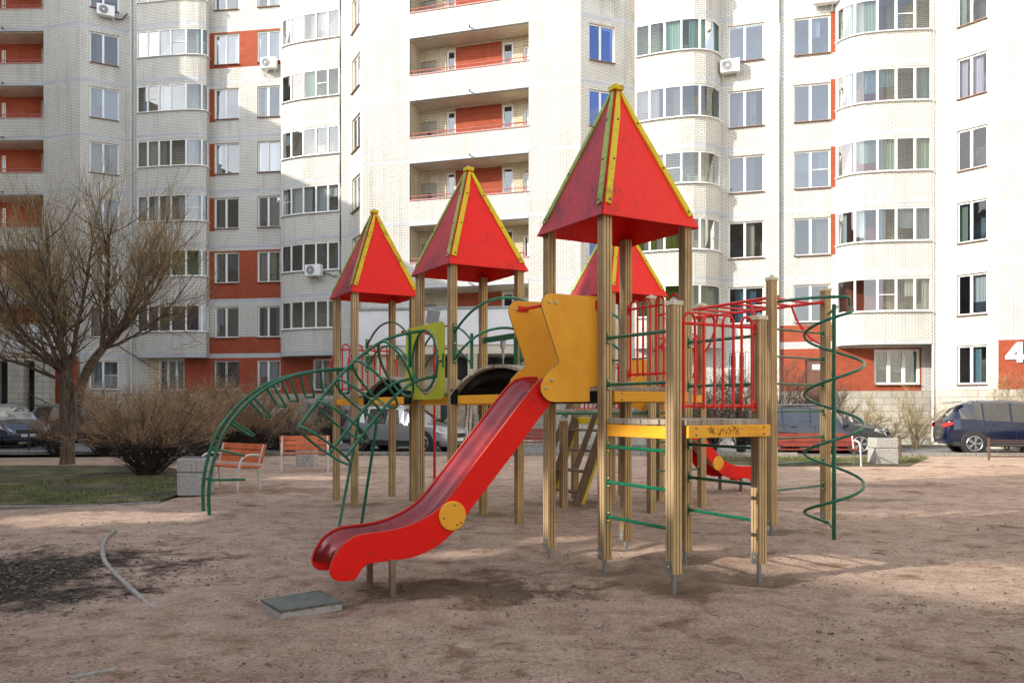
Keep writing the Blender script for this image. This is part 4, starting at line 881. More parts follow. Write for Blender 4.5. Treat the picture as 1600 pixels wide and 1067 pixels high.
# ---------------------------------------------------------------- slides
TOPE = [(-.36, 1.905), (-.50, 1.90), (-.63, 1.86), (-.755, 1.745), (-1.0, 1.455), (-1.3, 1.10), (-1.56, .79), (-1.70, .675), (-1.86, .60), (-2.0, .562), (-2.14, .545), (-2.27, .54), (-2.38, .525), (-2.49, .464), (-2.56, .37), (-2.592, .29), (-2.594, .235), (-2.57, .19), (-2.53, .165), (-2.47, .155)]
BOTE = [(-2.39, .160), (-2.36, .19), (-2.335, .235), (-2.29, .275), (-2.22, .285), (-2.14, .286), (-1.94, .292), (-1.84, .31), (-1.74, .341), (-1.64, .39), (-1.54, .465), (-1.44, .565), (-1.25, .79), (-.9, 1.19), (-.5, 1.66), (-.36, 1.70)]
def slide(u0, sg, vA, vB, zs, label):
    """u0: edge of the deck, sg=+1 keeps the profile, -1 mirrors it; rails at vA (near) and vB"""
    def S(t, z): return (u0+(t if sg > 0 else -t), z*zs)
    lab = label; mats = RPLA
    outer = cr([(*S(a, b), 0) for a, b in TOPE], 3); lower = cr([(*S(a, b), 0) for a, b in BOTE], 3)
    prof = [(p.x, p.y) for p in outer]+[(p.x, p.y) for p in lower]
    chute = MB(); n = 14; vm0, vm1 = min(vA, vB)+.012, max(vA, vB)-.012
    top = [(p.x, p.y) for p in outer][:48]
    P = []
    for i, (a, z) in enumerate(top):
        j0, j1 = max(0, i-1), min(len(top)-1, i+1); dx, dz = top[j1][0]-top[j0][0], top[j1][1]-top[j0][1]; l = math.hypot(dx, dz); nx, nz = dz/l, -dx/l
        if nz > 0: nx, nz = -nx, -nz
        f = min(1, (i+1)/6); dep = .055+.075*f
        if i > len(top)-6: dep = .13
        row = []
        for k in range(n+1):
            s = k/n; e = abs(2*s-1); lift = (dep-.012)*max(0, (e-.62)/.38)**1.6
            row.append(W(a+nx*(dep-lift), vm0+(vm1-vm0)*s, z+nz*(dep-lift)))
        P.append(row)
    for i in range(len(P)-1):
        for k in range(n): chute.quad([P[i][k], P[i][k+1], P[i+1][k+1], P[i+1][k]])
    main = MB(); b0 = len(main.v)
    # welded sheet
    for row in P: main.v += row
    for i in range(len(P)-1):
        for k in range(n): main.face([i*(n+1)+k, i*(n+1)+k+1, (i+1)*(n+1)+k+1, (i+1)*(n+1)+k])
    sl_ = main.build('slide', BED, PS, smooth=True); sl_['label'] = label
    so = sl_.modifiers.new('thick', 'SOLIDIFY'); so.thickness = .006
    for v in (vA, vB):
        m = MB(); m.prism([W(a, v, z)-VH*.011 for a, z in prof], VH*.022, 0, 1); m.build('side_rail', [RPLA, RPLE], sl_, bevel=.006, seg=3)
    for v, s_ in ((vA, -1), (vB, 1)):
        m = MB()
        for t, z in ((-.73, 1.68), (-.66, 1.58), (-2.44, .22), (-2.25, .36), (-1.72, .42), (-1.15, 1.0), (-1.60, .66), (-1.52, .56)):
            a, zz = S(t, z)
            for q in (-1, 1): m.nut(W(a, v, zz)+VH*.011*q, VH*q, .009)
        m.build('bolt', NUTD, sl_)
    vn = min(vA, vB)
    a, zz = S(-1.53, .632); m = MB(); m.lathe(W(a, vn, zz)-VH*.011, -VH, [(.130, 0), (.130, .016), (.124, .021)], 36); d_ = m.build('round_plate', YPAN, sl_, smooth=True)
    m = MB()
    for an, rr in ((80, .095), (190, .085), (-40, .10), (-65, .09)):
        m.nut(W(a+rr*math.cos(R(an)), vn, zz+rr*math.sin(R(an)))-VH*.032, -VH, .009)
    m.build('plate_bolt', NUTD, sl_)
    for v in (vA, vB):
        a, zz = S(-2.08, .3); m = MB(); m.bar(W(a, v+(-.03 if v == vn else .0), -.05), W(a, v+(-.03 if v == vn else 0), .30*zs), .045, .045, up=VH); m.build('slide_leg', PLANKB, sl_)
    # the two upright side panels at the top
    PN = [(-.03, 2.675), (-.30, 2.672), (-.56, 2.668), (-.61, 2.655), (-.648, 2.61), (-.662, 2.555), (-.64, 2.48), (-.56, 2.27), (-.475, 2.045), (-.47, 2.02), (-.49, 1.99), (-.56, 1.945), (-.63, 1.875), (-.665, 1.80), (-.665, 1.745), (-.64, 1.695), (-.59, 1.655), (-.52, 1.64), (-.125, 1.645), (-.125, 1.79), (-.03, 1.795)]
    for v, q in ((vn-.055, -1), (max(vA, vB)+.045, 1)):
        m = MB(); m.prism([W(*( (S(a, b)[0]), v, b-1.8+1.8*zs))-VH*.009 for a, b in PN], VH*.018, 0, 1); pn = m.build('side_panel', [YPAN, YPLE], sl_, bevel=.005, seg=3)
        m = MB()
        for t, z in ((-.575, 2.585), (-.50, 2.585), (-.55, 1.85), (-.61, 1.775)):
            a, zz = S(t, z-1.8+1.8*zs); m.lathe(W(a, v, zz)-VH*.009*1, -VH, [(.021, 0), (.019, .008), (.006, .014)], 12); m.lathe(W(a, v, zz)+VH*.009, VH, [(.021, 0), (.019, .008), (.006, .014)], 12)
        m.build('dome_nut', NUT, sl_, smooth=True)
    zz = 2.585-1.8+1.8*zs; a = S(-.50, 0)[0]
    m = MB(); m.tube([W(a, vn-.05, zz), W(a, max(vA, vB)+.04, zz)], .018, 10); m.frame_box(W(a, max(vA, vB)+.035, zz), UH*.06, VH*.006, ZH*.03); m.build('grab_bar', RMET, sl_, smooth=True)
    m = MB(); b = S(-.05, 0)[0]; m.frame_box(W(b, vn-.07, zz), UH*.016, VH*.006, ZH*.045); m.tube([W(b, vn-.05, zz), W(u0, vn-.1, zz)], .014, 8); m.build('panel_bracket', RMET, sl_, smooth=True)
    return sl_
slide(0, 1, 1.13, 1.65, 1.0, 'big red slide with yellow side panels and a round yellow plate, in front')
slide(4.22, -1, 5.60, 6.12, .88, 'far red slide on the right, seen between the posts')
# ---------------------------------------------------------------- arched bridges
def bridge(ua, ub, v0, v1, z0, rise, hand=True):
    n = 22; L_ = v1-v0
    def zz(s): return z0+rise*(1-abs(2*s-1)**2.3)
    m = MB(); rnd = random.Random(2)
    for i in range(n):
        s0, s1 = (i+.03)/n, (i+.97)/n; j = rnd.uniform(-.02, .02)
        a, b = zz(s0), zz(s1)
        p = [W(ua-.03+j, v0+L_*s0, a), W(ub+.03+j, v0+L_*s0, a), W(ub+.03+j, v0+L_*s1, b), W(ua-.03+j, v0+L_*s1, b)]; m.prism(p, (0, 0, -.04))
    br = m.build('bridge', PLANK, PS, bevel=.004)
    for u in (ua+.05, ub-.05):
        up = [W(u, v0+L_*i/24, zz(i/24)-.045) for i in range(25)]; lo = [W(u, v0+L_*i/24, max(zz(i/24)-.16, z0-.06)) for i in range(25)]
        m = MB(); m.prism(up+lo[::-1], UH*.035); m.build('arch_stringer', DARKWOOD, br)
    m = MB()
    for i in range(1, 7):
        s = i/7; m.bar(W(ua+.08, v0+L_*s, zz(s)-.09), W(ub-.08, v0+L_*s, zz(s)-.09), .04, .04)
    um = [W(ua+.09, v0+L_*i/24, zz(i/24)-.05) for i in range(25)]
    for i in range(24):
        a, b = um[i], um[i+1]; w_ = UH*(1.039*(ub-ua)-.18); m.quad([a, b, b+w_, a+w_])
    m.build('bridge_underside_shade', DARKWOOD, br)  # black underside sheet holds the shade below the arch in its colour
    for u in (ua, ub):
        beamm = MB(); p, q = W(u, v0+.05, z0-.07), W(u, v1-.05, z0-.07); beamm.bar(p, q, .035, .11); beamm.build('bridge_beam', YPAN, br, bevel=.005)
    for u in (ua, ub):
        for (h0, h1) in ((.83, 1.14), (.47, .78)):
            P = []
            for i in range(25):
                s = i/24; P.append(W(u, v0+HP+(L_-2*HP)*s, z0+h0+(h1-h0)*(1-abs(2*s-1)**2.2)))
            m = MB(); m.tube(P, .0165, 10); m.build('handrail_tube', GMET, br, smooth=True)
        for v, q in ((v0+HP, 1), (v1-HP, -1)):
            m = MB(); m.frame_box(W(u, v, z0+.68)+VH*.004*q, VH*.004, UH*.028, ZH*.27); m.build('handrail_bracket', GMET, br, bevel=.006)
            m = MB(); 
            for dz in (-.24, 0, .24): m.nut(W(u, v, z0+.68+dz)+VH*.008*q+UH*.0, VH*q, .016)
            m.build('nut', NUT, br)
        for v in (v0, v1): m = MB(); m.frame_box(W(u, v+(.08 if v == v0 else -.08), z0-.03)-UH*.03, UH*.02, VH*.10, ZH*.10); m.build('end_block', DARKWOOD, br, bevel=.01)
bridge(0, 1, 2.02, 4.40, 1.76, .345); bridge(-.12, .85, 5.52, 7.46, 1.76, .30)
deck(0, 1, 4.44, 5.48, 1.79); beam((.0, 4.47), (0, 5.45), 1.62, 1.73); beam((1, 4.47), (1, 5.45), 1.62, 1.73); beam((.05, 4.42), (.95, 4.42), 1.62, 1.73); beam((.05, 5.5), (.95, 5.5), 1.62, 1.73)
deck(-.3, .7, 7.48, 8.45, 1.79); beam((-.3, 7.53), (-.3, 8.4), 1.62, 1.73); beam((-.25, 7.45), (.65, 7.45), 1.62, 1.73); beam((.7, 7.53), (.7, 8.4), 1.62, 1.73)
hoop_fence((-.3, 8.45), (.7, 8.45), 1.9, 2.6)
for v in (7.48, 8.45):
    m = MB(); p = W(-.3, v); P = cr([p-UH*.06+ZH*2.45, p-UH*.1+ZH*2.38, p-UH*.12+ZH*2.1, p-UH*.1+ZH*1.95, p-UH*.06+ZH*1.9], 4); m.tube([x-VH*.0 for x in P], .016, 8); m.build('grab_handle', RMET, PS, smooth=True)
p = W(.7, 8.45); m = MB(); P = cr([p-VH*.06+ZH*2.45, p-VH*.1+UH*.05+ZH*2.38, p-VH*.12+UH*.05+ZH*2.1, p-VH*.1+UH*.03+ZH*1.95], 4); m.tube(P, .016, 8); m.build('grab_handle', RMET, PS, smooth=True)
# fire pole
c = W(1.68, 7.9); m = MB(); 
c = Vector(((679-800)/1250*14.4, 14.4, 0)); q = W(.7, 8.0)
m.tube([q+ZH*2.92, c+Vector((-.15, 0, 2.92)), c+Vector((-.04, 0, 2.88)), c+ZH*2.78, c+ZH*-.05], .024, 10); m.build('fire_pole', RMET, PS, smooth=True)
# climbing beam with rope
m = MB(); m.bar(W(1, 4.47, 2.60), W(1, 5.45, 2.60), .06, .08); gb = m.build('climbing_beam', GMET, PS, bevel=.006)
c = W(1, 4.88); m = MB(); m.frame_box(c+ZH*2.50, UH*.03, VH*.03, ZH*.06); m.tube([c+ZH*2.44, c+ZH*2.30], .022, 8); m.tube([c+ZH*2.30, c+ZH*1.86], .012, 6); m.build('hanging_rope', GALV, gb)
m = MB(); m.frame_box(W(.955, 4.42, 2.36), UH*.01, VH*.05, ZH*.2); m.build('green_plate', GMET, gb)
# ---------------------------------------------------------------- lime panel and tube tunnel
CU, CV, CZ, HRR = -.085, 5.07, 2.215, .46
def lime():
    bm = bmesh.new(); ov = []; hv = []
    v0, v1, z0, z1 = 4.46, 5.78, 1.70, 2.745; r = .09
    for (cv, cz, a0) in ((v0+r, z0+r, 180), (v1-r, z0+r, 270), (v1-r, z1-r, 0), (v0+r, z1-r, 90)):
        for k in range(6): an = R(a0+18*k); ov.append(bm.verts.new(W(CU, cv+r*math.cos(an), cz+r*math.sin(an))-BASE[PS.name]))
    for k in range(40): an = 2*math.pi*k/40; hv.append(bm.verts.new(W(CU, CV+HRR*math.cos(an), CZ+HRR*math.sin(an))-BASE[PS.name]))
    es = [bm.edges.new((L_[i], L_[(i+1) % len(L_)])) for L_ in (ov, hv) for i in range(len(L_))]
    f = [x for x in bmesh.ops.triangle_fill(bm, edges=es, use_beauty=True)['geom'] if isinstance(x, bmesh.types.BMFace)]
    e = bmesh.ops.extrude_face_region(bm, geom=f); bmesh.ops.translate(bm, verts=[x for x in e['geom'] if isinstance(x, bmesh.types.BMVert)], vec=-UH*.018)
    bmesh.ops.recalc_face_normals(bm, faces=bm.faces)
    me = bpy.data.meshes.new('hole_panel'); bm.to_mesh(me); me.materials.append(LIME); o = bpy.data.objects.new('hole_panel', me); COL.objects.link(o); o.parent = PS; BASE[o.name] = BASE[PS.name]; o['label'] = 'lime green panel with a round crawl hole'
    for v in (v0+.1, v1-.1):
        for z in (z0+.14, z0+.53, z1-.14): m = MB(); m.lathe(W(CU-.018, v, z), -UH, [(.018, 0), (.016, .008), (.005, .013)], 10); m.build('dome_nut', NUT, o)
lime()
AX = [(-.115, 2.66), (-.30, 2.625), (-.52, 2.57), (-.72, 2.485), (-.90, 2.365), (-1.06, 2.235), (-1.23, 2.07), (-1.43, 1.836), (-1.633, 1.583), (-1.813, 1.345)]
def tunnel():
    rr = .42; root = None; top = cr([(a*1.039, b, 0) for a, b in AX], 6); n = len(top)
    cen = []; nor = []
    for i in range(n):
        d = (top[min(i+1, n-1)]-top[max(i-1, 0)]).normalized(); nr = Vector((-d.y, d.x, 0)); 
        if i < 3: nr = Vector((0, 1, 0))
        if nr.y < 0: nr = -nr
        cen.append(top[i]-nr*rr); nor.append(nr)
    def P(i, an):   # angle from the top, towards +v
        c, nr = cen[i], nor[i]; q = c+nr*rr*math.cos(an); return W(q.x/1.039, CV+rr*math.sin(an)/.991, q.y)
    m = MB(); m.tube([P(i, 0) for i in range(n)], .022, 10); root = m.build('tube_tunnel', GMET, PS, smooth=True); root['label'] = 'green tube tunnel of rings sloping down from the lime panel'
    for s in (-1, 1):
        m = MB(); m.tube([P(i, s*R(122)) for i in range(n)], .022, 10); m.build('tunnel_rail', GMET, root, smooth=True)
    idx = [0, 18, 34, 40, 47, n-1]; idx = [0, 18, 31, 39, 46, n-1]
    for i in idx:
        m = MB(); m.tube([P(i, 2*math.pi*k/32) for k in range(32)], .018, 8, closed=True); m.build('tunnel_ring', GMET, root, smooth=True)
    for s, gp_ in ((-1, G(563, 824)), (1, G(528, 826))):
        a = P(n-8, s*R(122)); a = P(41, s*R(122)); m = MB(); m.tube([a, a+ZH*-.12, Vector((gp_.x, gp_.y, -.05))], .02, 8); m.build('tunnel_support', GMET, root, smooth=True)
    for s in (-1, 1):
        p_ = W(CU-.02, CV+s*.5, CZ); m = MB(); m.tube([W(CU-.03, CV+s*.42, CZ), W(CU-.025, CV+s*.55, CZ)], .012, 6); m.frame_box(p_+VH*.09*s, UH*.006, VH*.02, ZH*.09); m.build('ring_bracket', GMET, root)
tunnel()
# ---------------------------------------------------------------- curved ladder on the left
LN = [(-2.505, -.05), (-2.51, .36), (-2.455, .74), (-2.32, 1.18), (-2.05, 1.575), (-1.72, 1.87), (-1.43, 2.03), (-1.15, 2.12), (-.78, 2.19), (-.45, 2.215), (-.36, 2.215)]
def arch_ladder():
    q = cr([(a, b, 0) for a, b in LN], 8); vn, vf = 7.36, 7.88
    m = MB(); m.tube([W(a.x, vn, a.y) for a in q]+[W(-.30, 7.44, 2.215)], .026, 10); rt = m.build('curved_ladder', GMET, PS, smooth=True); rt['label'] = 'green curved climbing ladder with hanging U steps on the far left'
    m = MB(); m.tube([W(a.x, vf, a.y) for a in q]+[W(-.33, 8.2, 2.215)], .026, 10); m.build('ladder_rail', GMET, rt, smooth=True)
    n = len(q)
    for f in (.145, .255, .355, .45, .545, .635, .73, .82, .91):
        i = int(f*(n-1)); d = (q[i+1]-q[i-1]).normalized(); nr = Vector((d.y, -d.x, 0))   # towards the inside
        h = .40 if f > .2 else .02; e = q[i]+nr*h; 
        if f < .2: P = [W(q[i].x, vn, q[i].y), W(q[i].x+.0, vf, q[i].y)]; P = [W(q[i].x, vf, q[i].y), W(q[i].x, vn, q[i].y), W(q[i].x+.5, vn+.05, q[i].y-.02)]
        else: P = [W(q[i].x, vn, q[i].y), W(q[i].x+nr.x*(h-.04), vn, q[i].y+nr.y*(h-.04)), W(e.x, vn+.04, e.y), W(e.x, vf-.04, e.y), W(q[i].x+nr.x*(h-.04), vf, q[i].y+nr.y*(h-.04)), W(q[i].x, vf, q[i].y)]
        m = MB(); m.tube(P, .020, 8); m.build('ladder_step', GMET, rt, smooth=True)
arch_ladder()
# ---------------------------------------------------------------- rear tower, ladder bars, spiral
deck(3.22, 4.22, 5.34, 6.4, 1.47); deck(3.22, 4.22, 4.32, 5.3, 1.83)
beam((3.27, 5.30), (4.17, 5.30), 1.30, 1.41, mat=YSTR); beam((3.22, 5.39), (3.22, 6.35), 1.30, 1.41, mat=YSTR); beam((3.27, 4.28), (4.17, 4.28), 1.66, 1.78); beam((4.25, 4.35), (4.25, 5.3), 1.66, 1.78); beam((3.22, 4.35), (3.22, 5.3), 1.66, 1.78)
hoop_fence((3.22, 6.4), (4.22, 6.4), 1.56, 2.3, 5); hoop_fence((3.22, 4.32), (4.22, 4.32), 1.95, 2.66, 4); hoop_fence((4.22, 5.34), (4.22, 4.32), 1.95, 2.6, 3)
for z in (1.5, 1.05, .6): rung((3.22, 4.32), (4.22, 4.32), z, r=.014)
for z in (2.35, ): rung((3.22, 4.32), (3.22, 5.34), z, r=.014)
m = MB(); P = [(3.45, 2.0), (3.45, 2.37), (3.52, 2.40), (3.59, 2.36), (3.66, 2.40), (3.73, 2.36), (3.80, 2.40), (3.80, 2.0)]; m.prism([W(a, 5.30, b) for a, b in P], VH*.018); m.build('yellow_panel', YPAN, PS, bevel=.004)
deck(1.08, 3.18, 4.50, 5.2, 1.56, along='v'); m = MB(); m.tube([W(1.06, 4.44, 1.50), W(3.17, 4.40, 1.50)], .02, 10); m.build('bridge_side_tube', GMET, PS, smooth=True)
bracket(W(3.17, 4.36, 1.5), -UH, GMET, .075)
# stair of the rear tower
def stair():
    u0, u1, zt = 3.17, 2.60, 1.40; rt = None
    for v, mt in ((5.42, PLANKB), (6.30, PLANKB)):
        m = MB(); m.bar(W(u0, v, zt), W(u1, v, .0), .04, .15); o = m.build('stair_stringer', mt, PS, bevel=.006)
        m = MB(); m.bar(W(u0, v, zt-.16)-VH*.0, W(u1+.1, v, .02), .035, .09); m.build('stringer_cover', YSTR, o)
    for i in range(4):
        f = (i+.6)/4.2; m = MB(); m.bar(W(u0+(u1-u0)*f, 5.42, zt*(1-f)), W(u0+(u1-u0)*f, 6.30, zt*(1-f)), .16, .035); m.build('stair_tread', PLANKB, PS, bevel=.005)
    for v in (5.42, 6.30):
        m = MB(); m.bar(W(u0, v, 1.95), W(u1, v, .62), .03, .10); m.build('stair_handrail', PLANKB, PS, bevel=.006)
stair()
# overhead red ladder
z = 3.01; m = MB()
sides = ((W(3.168, 1.886, z)+UH*.12, W(3.22, 4.32, z)+UH*.12), (W(4.327, 2.03, z)-UH*.12, W(4.22, 4.32, z)-UH*.12))
rt = None
for a, b in sides:
    m = MB(); m.tube([a, b], .021, 10); o = m.build('overhead_ladder_rail', RMET, PS, smooth=True); rt = rt or o
for i in range(7):
    f = (i+.4)/7; m = MB(); m.tube([sides[0][0].lerp(sides[0][1], f), sides[1][0].lerp(sides[1][1], f)], .0165, 8); m.build('overhead_rung', RMET, rt, smooth=True)
for (pu, pv), (ou, ov_), s in (((3.168, 1.886), (3.24, 2.4), 0), ((4.327, 2.03), (4.24, 2.5), 1), ((3.22, 4.32), (3.32, 3.8), 0), ((4.22, 4.32), (4.1, 3.8), 1)):
    a = W(pu, pv, 2.42); b = sides[s][0].lerp(sides[s][1], .2 if pv < 3 else .8); P = cr([a+(b-a)*.04, a.lerp(b, .38)-ZH*.02*1+ZH*-.10, a.lerp(b, .78)+ZH*-.12, b], 6); m = MB(); m.tube(P, .0165, 8); m.build('ladder_brace', RMET, rt, smooth=True)
for (pu, pv), s, e in (((3.168, 1.886), 0, 0), ((4.327, 2.03), 1, 0), ((3.22, 4.32), 0, 1), ((4.22, 4.32), 1, 1)):
    m = MB(); m.tube([W(pu, pv, z), sides[s][e]], .021, 8); m.build('end_tube', RMET, rt, smooth=True)
# red oval ring seen behind the front fence
c = W(4.22, 4.36, 2.3); m = MB(); m.tube([c-UH*.2*1+UH*.1*math.cos(2*math.pi*k/20)+ZH*.26*math.sin(2*math.pi*k/20) for k in range(20)], .016, 8, closed=True); m.build('grab_ring', RMET, PS, smooth=True)
# spiral
def spiral():
    c = Vector((3.985, 9.9, 0)); top = 2.90
    m = MB(); m.tube([c+ZH*-.05, c+ZH*2.86], .024, 10); rt = m.build('spiral_pole', GMET, PS, smooth=True); rt['label'] = 'green spiral climbing tube around a pole on the right'
    P = []; z = 2.74; r = .345
    while z > .10:
        an = 2*math.pi*(z-.69)/.735; P.append(c+Vector((r*math.cos(an), r*math.sin(an), z))); z -= .735/28
    e = P[-1]; P += [e.lerp(c+ZH*.08, .4), c+ZH*.08]
    h = W(3.168, 1.886, 2.93)+UH*.055
    head = [h, h.lerp(c+Vector((-.1, -.1, 2.93)), .35)+Vector((0, -.05, .01)), h.lerp(c+Vector((0, -.1, 2.93)), .7)+Vector((0, -.1, .01)), c+Vector((.08, -.17, 2.93)), c+Vector((.16, -.07, 2.90)), c+Vector((.20, .02, 2.84))]
    an = 2*math.pi*(2.74-.69)/.735
    m = MB(); m.tube(cr(head+[P[0], P[3]], 6)+P[4:], .0185, 10); m.build('spiral_tube', GMET, rt, smooth=True)
    m = MB(); i_ = W(4.327, 2.03, 2.86); m.tube([i_-VH*.06, c+Vector((.12, .2, 2.86)), c+ZH*2.84], .018, 8); m.build('stub_tube', GMET, rt, smooth=True)
    for pz, pp, nn_ in ((2.93, W(3.168, 1.886), UH), (2.86, W(4.327, 2.03), -VH)):
        m = MB(); m.frame_box(pp+nn_*(HP+.004)+ZH*pz, nn_*.004, nn_.cross(ZH)*.02, ZH*.06); m.nut(pp+nn_*(HP+.008)+ZH*(pz+.04), nn_, .014); m.nut(pp+nn_*(HP+.008)+ZH*(pz-.04), nn_, .014); m.build('bracket', NUT, rt)
spiral()
# ------------------------------------------------------------------ cars
def paint(name, col, rough=.25, metal=.3):
    m, t, p = nodes(name); p.inputs['Base Color'].default_value = (*col, 1); p.inputs['Metallic'].default_value = metal; p.inputs['Roughness'].default_value = rough
    p.inputs['Coat Weight'].default_value = 1; p.inputs['Coat Roughness'].default_value = .04
    tc = N(t, 'ShaderNodeTexCoord'); n = N(t, 'ShaderNodeTexNoise', Scale=2.5, Detail=8.0); L(t, tc.outputs['Object'], n.inputs['Vector'])
    mr = N(t, 'ShaderNodeMapRange'); mr.inputs['To Min'].default_value = rough*.7; mr.inputs['To Max'].default_value = rough*1.8; L(t, n.outputs['Fac'], mr.inputs[0]); L(t, mr.outputs[0], p.inputs['Roughness']); return m
CGLASS = glass('car_glass', (.04, .045, .05), .16); TYRE = simple('tyre_rubber', (.02, .02, .02), .8, bump=0); ALLOY = simple('alloy_rim', (.45, .45, .46), .3, metal=.8, bump=0)
PLAST = simple('black_plastic', (.025, .025, .027), .6, bump=0); LAMP_ = simple('headlamp_glass', (.65, .67, .68), .12, spec=.8, bump=0, coat=1); TAIL = simple('tail_lamp_red', (.45, .015, .01), .15, bump=0, coat=1); CHROME = simple('chrome_trim', (.6, .6, .6), .15, metal=1, bump=0)
def car(x, y, heading, mat, label, Lg=4.5, H=1.64, Wd=1.82, rails=True, z=.012):
    """local +X is the front"""
    r = empty('parked_car', (0, 0, 0), label, 'car', 'cars parked along the road'); s = Lg/4.5
    st = [  # x, zbot, belt, top, halfwidth, roof halfwidth
        (-2.25, .42, .60, .66, .66, .50), (-2.22, .34, .82, .90, .76, .58), (-2.16, .30, .94, 1.02, .84, .64), (-2.05, .27, 1.04, 1.10, .875, .67), (-1.93, .25, 1.08, 1.22, .89, .64),
        (-1.74, .24, 1.09, 1.42, .90, .61), (-1.52, .23, 1.08, 1.58, .905, .60), (-1.30, .22, 1.07, 1.635, .91, .61), (-1.05, .22, 1.045, 1.66, .91, .62), (-.98, .22, 1.04, 1.662, .91, .62), (-.55, .22, 1.02, 1.67, .91, .63), (-.18, .22, 1.005, 1.665, .91, .63), (-.10, .22, 1.0, 1.663, .91, .63),
        (.22, .22, .99, 1.64, .91, .625), (.42, .22, .985, 1.60, .91, .615), (.62, .22, .98, 1.50, .91, .62), (.86, .22, .975, 1.34, .91, .65), (1.10, .22, .97, 1.17, .91, .69), (1.30, .22, .965, 1.055, .905, .72),
        (1.50, .22, .94, 1.02, .90, .70), (1.75, .22, .90, .985, .885, .66), (1.98, .23, .84, .93, .85, .60), (2.12, .24, .76, .85, .79, .55), (2.20, .26, .66, .74, .70, .50), (2.25, .32, .52, .58, .58, .42)]
    hs_ = H/1.67; ws = Wd/1.82; rows = []
    for (px, zb, be, tp, hw, rw_) in st:
        hw *= ws; rw_ *= ws; zb *= hs_; be *= hs_; tp *= hs_; px *= s
        half = [(0, zb), (hw*.80, zb), (hw*.955, zb+.10), (hw, zb+(be-zb)*.45), (hw*.995, zb+(be-zb)*.72), (hw*.965, be), (rw_+(hw*.965-rw_)*.12, be+(tp-be)*.86), (rw_*.80, tp-.008), (rw_*.4, tp+.012), (0, tp+.016)]
        rows.append([Vector((px, a, b)) for a, b in half]+[Vector((px, -a, b)) for a, b in half[-2:0:-1]])
    nr = len(rows[0]); bod = MB()
    for q in rows: bod.v += q
    GLS = {'windscreen': [], 'side_window': [], 'rear_window': []}
    for i in range(len(rows)-1):
        xm = (st[i][0]+st[i+1][0])/2
        for k in range(nr):
            k2 = (k+1) % nr; f = [i*nr+k, (i+1)*nr+k, (i+1)*nr+k2, i*nr+k2]; kk = None
            if k in (5,) or k == nr-6:
                if (-1.78 < xm < -1.05) or (-.98 < xm < -.18) or (-.10 < xm < .86): kk = 'side_window'
            if k in (6, 7, 8, 9, 10, 11) and .42 < xm < 1.30: kk = 'windscreen'
            if k in (7, 8, 9, 10) and -2.05 < xm < -1.70: kk = 'rear_window'
            if kk: GLS[kk].append([bod.v[j] for j in f])
            else: bod.face(f)
    bod.face([k for k in range(nr)][::-1]); bod.face([(len(rows)-1)*nr+k for k in range(nr)])
    b = bod.build('body', mat, r, smooth=True, flat_angle=38)
    inn = MB(); inn.box(-1.7*s, 1.0*s, -.80*ws, .80*ws, .3, .93*hs_); inn.box(-.9*s, -.72*s, -.65, .65, .8, 1.25); inn.box(.02*s, .2*s, -.65, .65, .8, 1.25); inn.build('interior', PLAST, r)
    for k, F in GLS.items():
        if not F: continue
        if k == 'side_window':
            for sg in (1, -1):
                g = MB()
                for f in F:
                    if (f[0].y > 0) == (sg > 0): g.quad(f)
                g.build(k, CGLASS, r)
        else:
            g = MB(); [g.quad(f) for f in F]; g.build(k, CGLASS, r)
    m = MB()
    for sg in (1, -1): m.bar((-2.0*s, sg*.885*ws, .34), (2.0*s, sg*.885*ws, .34), .07, .16)
    m.build('sill_trim', PLAST, r)
    for wx in (-1.32, 1.38):
        for sg in (1, -1):
            c = Vector((wx*s, sg*.78*ws, .345)); ax = Vector((0, sg, 0))
            m = MB(); m.lathe(Vector((wx*s, sg*.60*ws, .37)), ax, [(.41, 0), (.41, .315*ws), (.40, .322*ws)], 32); m.build('wheel_arch', PLAST, r, smooth=True)
            m = MB(); m.lathe(c, ax, [(.30, -.1), (.345, -.06), (.345, .13), (.335, .155), (.25, .165), (.24, .12)], 32); wl = m.build('wheel', TYRE, r, smooth=True)
            m = MB(); m.lathe(c+ax*.13, ax, [(.05, 0), (.05, .045), (.03, .05)], 12)
            for q in range(5):
                for dq in (-.16, .16):
                    a = 2*math.pi*q/5+dq; m.bar(c+ax*.155+Vector((math.cos(a-dq)*.04, 0, math.sin(a-dq)*.04)), c+ax*.155+Vector((math.cos(a)*.235, 0, math.sin(a)*.235)), .03, .04, up=ax)
            m.tube([c+ax*.16+Vector((math.cos(2*math.pi*k/28)*.24, 0, math.sin(2*math.pi*k/28)*.24)) for k in range(28)], .016, 6, closed=True); m.build('rim', ALLOY, wl)
    for sg in (1, -1):
        m = MB(); P = [(2.245, .58, .60), (2.13, .70, .72), (1.86, .80, .80), (1.84, .84, .88), (2.0, .80, .845), (2.12, .745, .80), (2.20, .64, .71)]
        m = MB(); pts = [(1.80, .885, .80), (2.02, .845, .72), (2.17, .74, .66), (2.25, .56, .60), (2.235, .55, .68), (2.17, .66, .765), (2.04, .79, .84), (1.86, .87, .88)]
        m.prism([Vector((a*s, sg*b_*ws, c_*hs_)) for a, b_, c_ in pts], (.02, sg*.014, .006)); m.build('headlight', LAMP_, r, smooth=True)
        m = MB(); pts = [(-1.98, .905, 1.00), (-2.18, .83, .96), (-2.26, .66, .93), (-2.26, .66, .82), (-2.18, .84, .83), (-2.0, .905, .90)]
        m.prism([Vector((a*s, sg*b_*ws, c_*hs_)) for a, b_, c_ in pts], (-.02, sg*.016, .004)); m.build('tail_light', TAIL, r, smooth=True)
        m = MB(); m.frame_box((.95*s, sg*1.0*ws, 1.03*hs_), (.05, 0, 0), (0, .10, 0), (0, 0, .065)); m.build('side_mirror', mat, r, bevel=.03, seg=3)
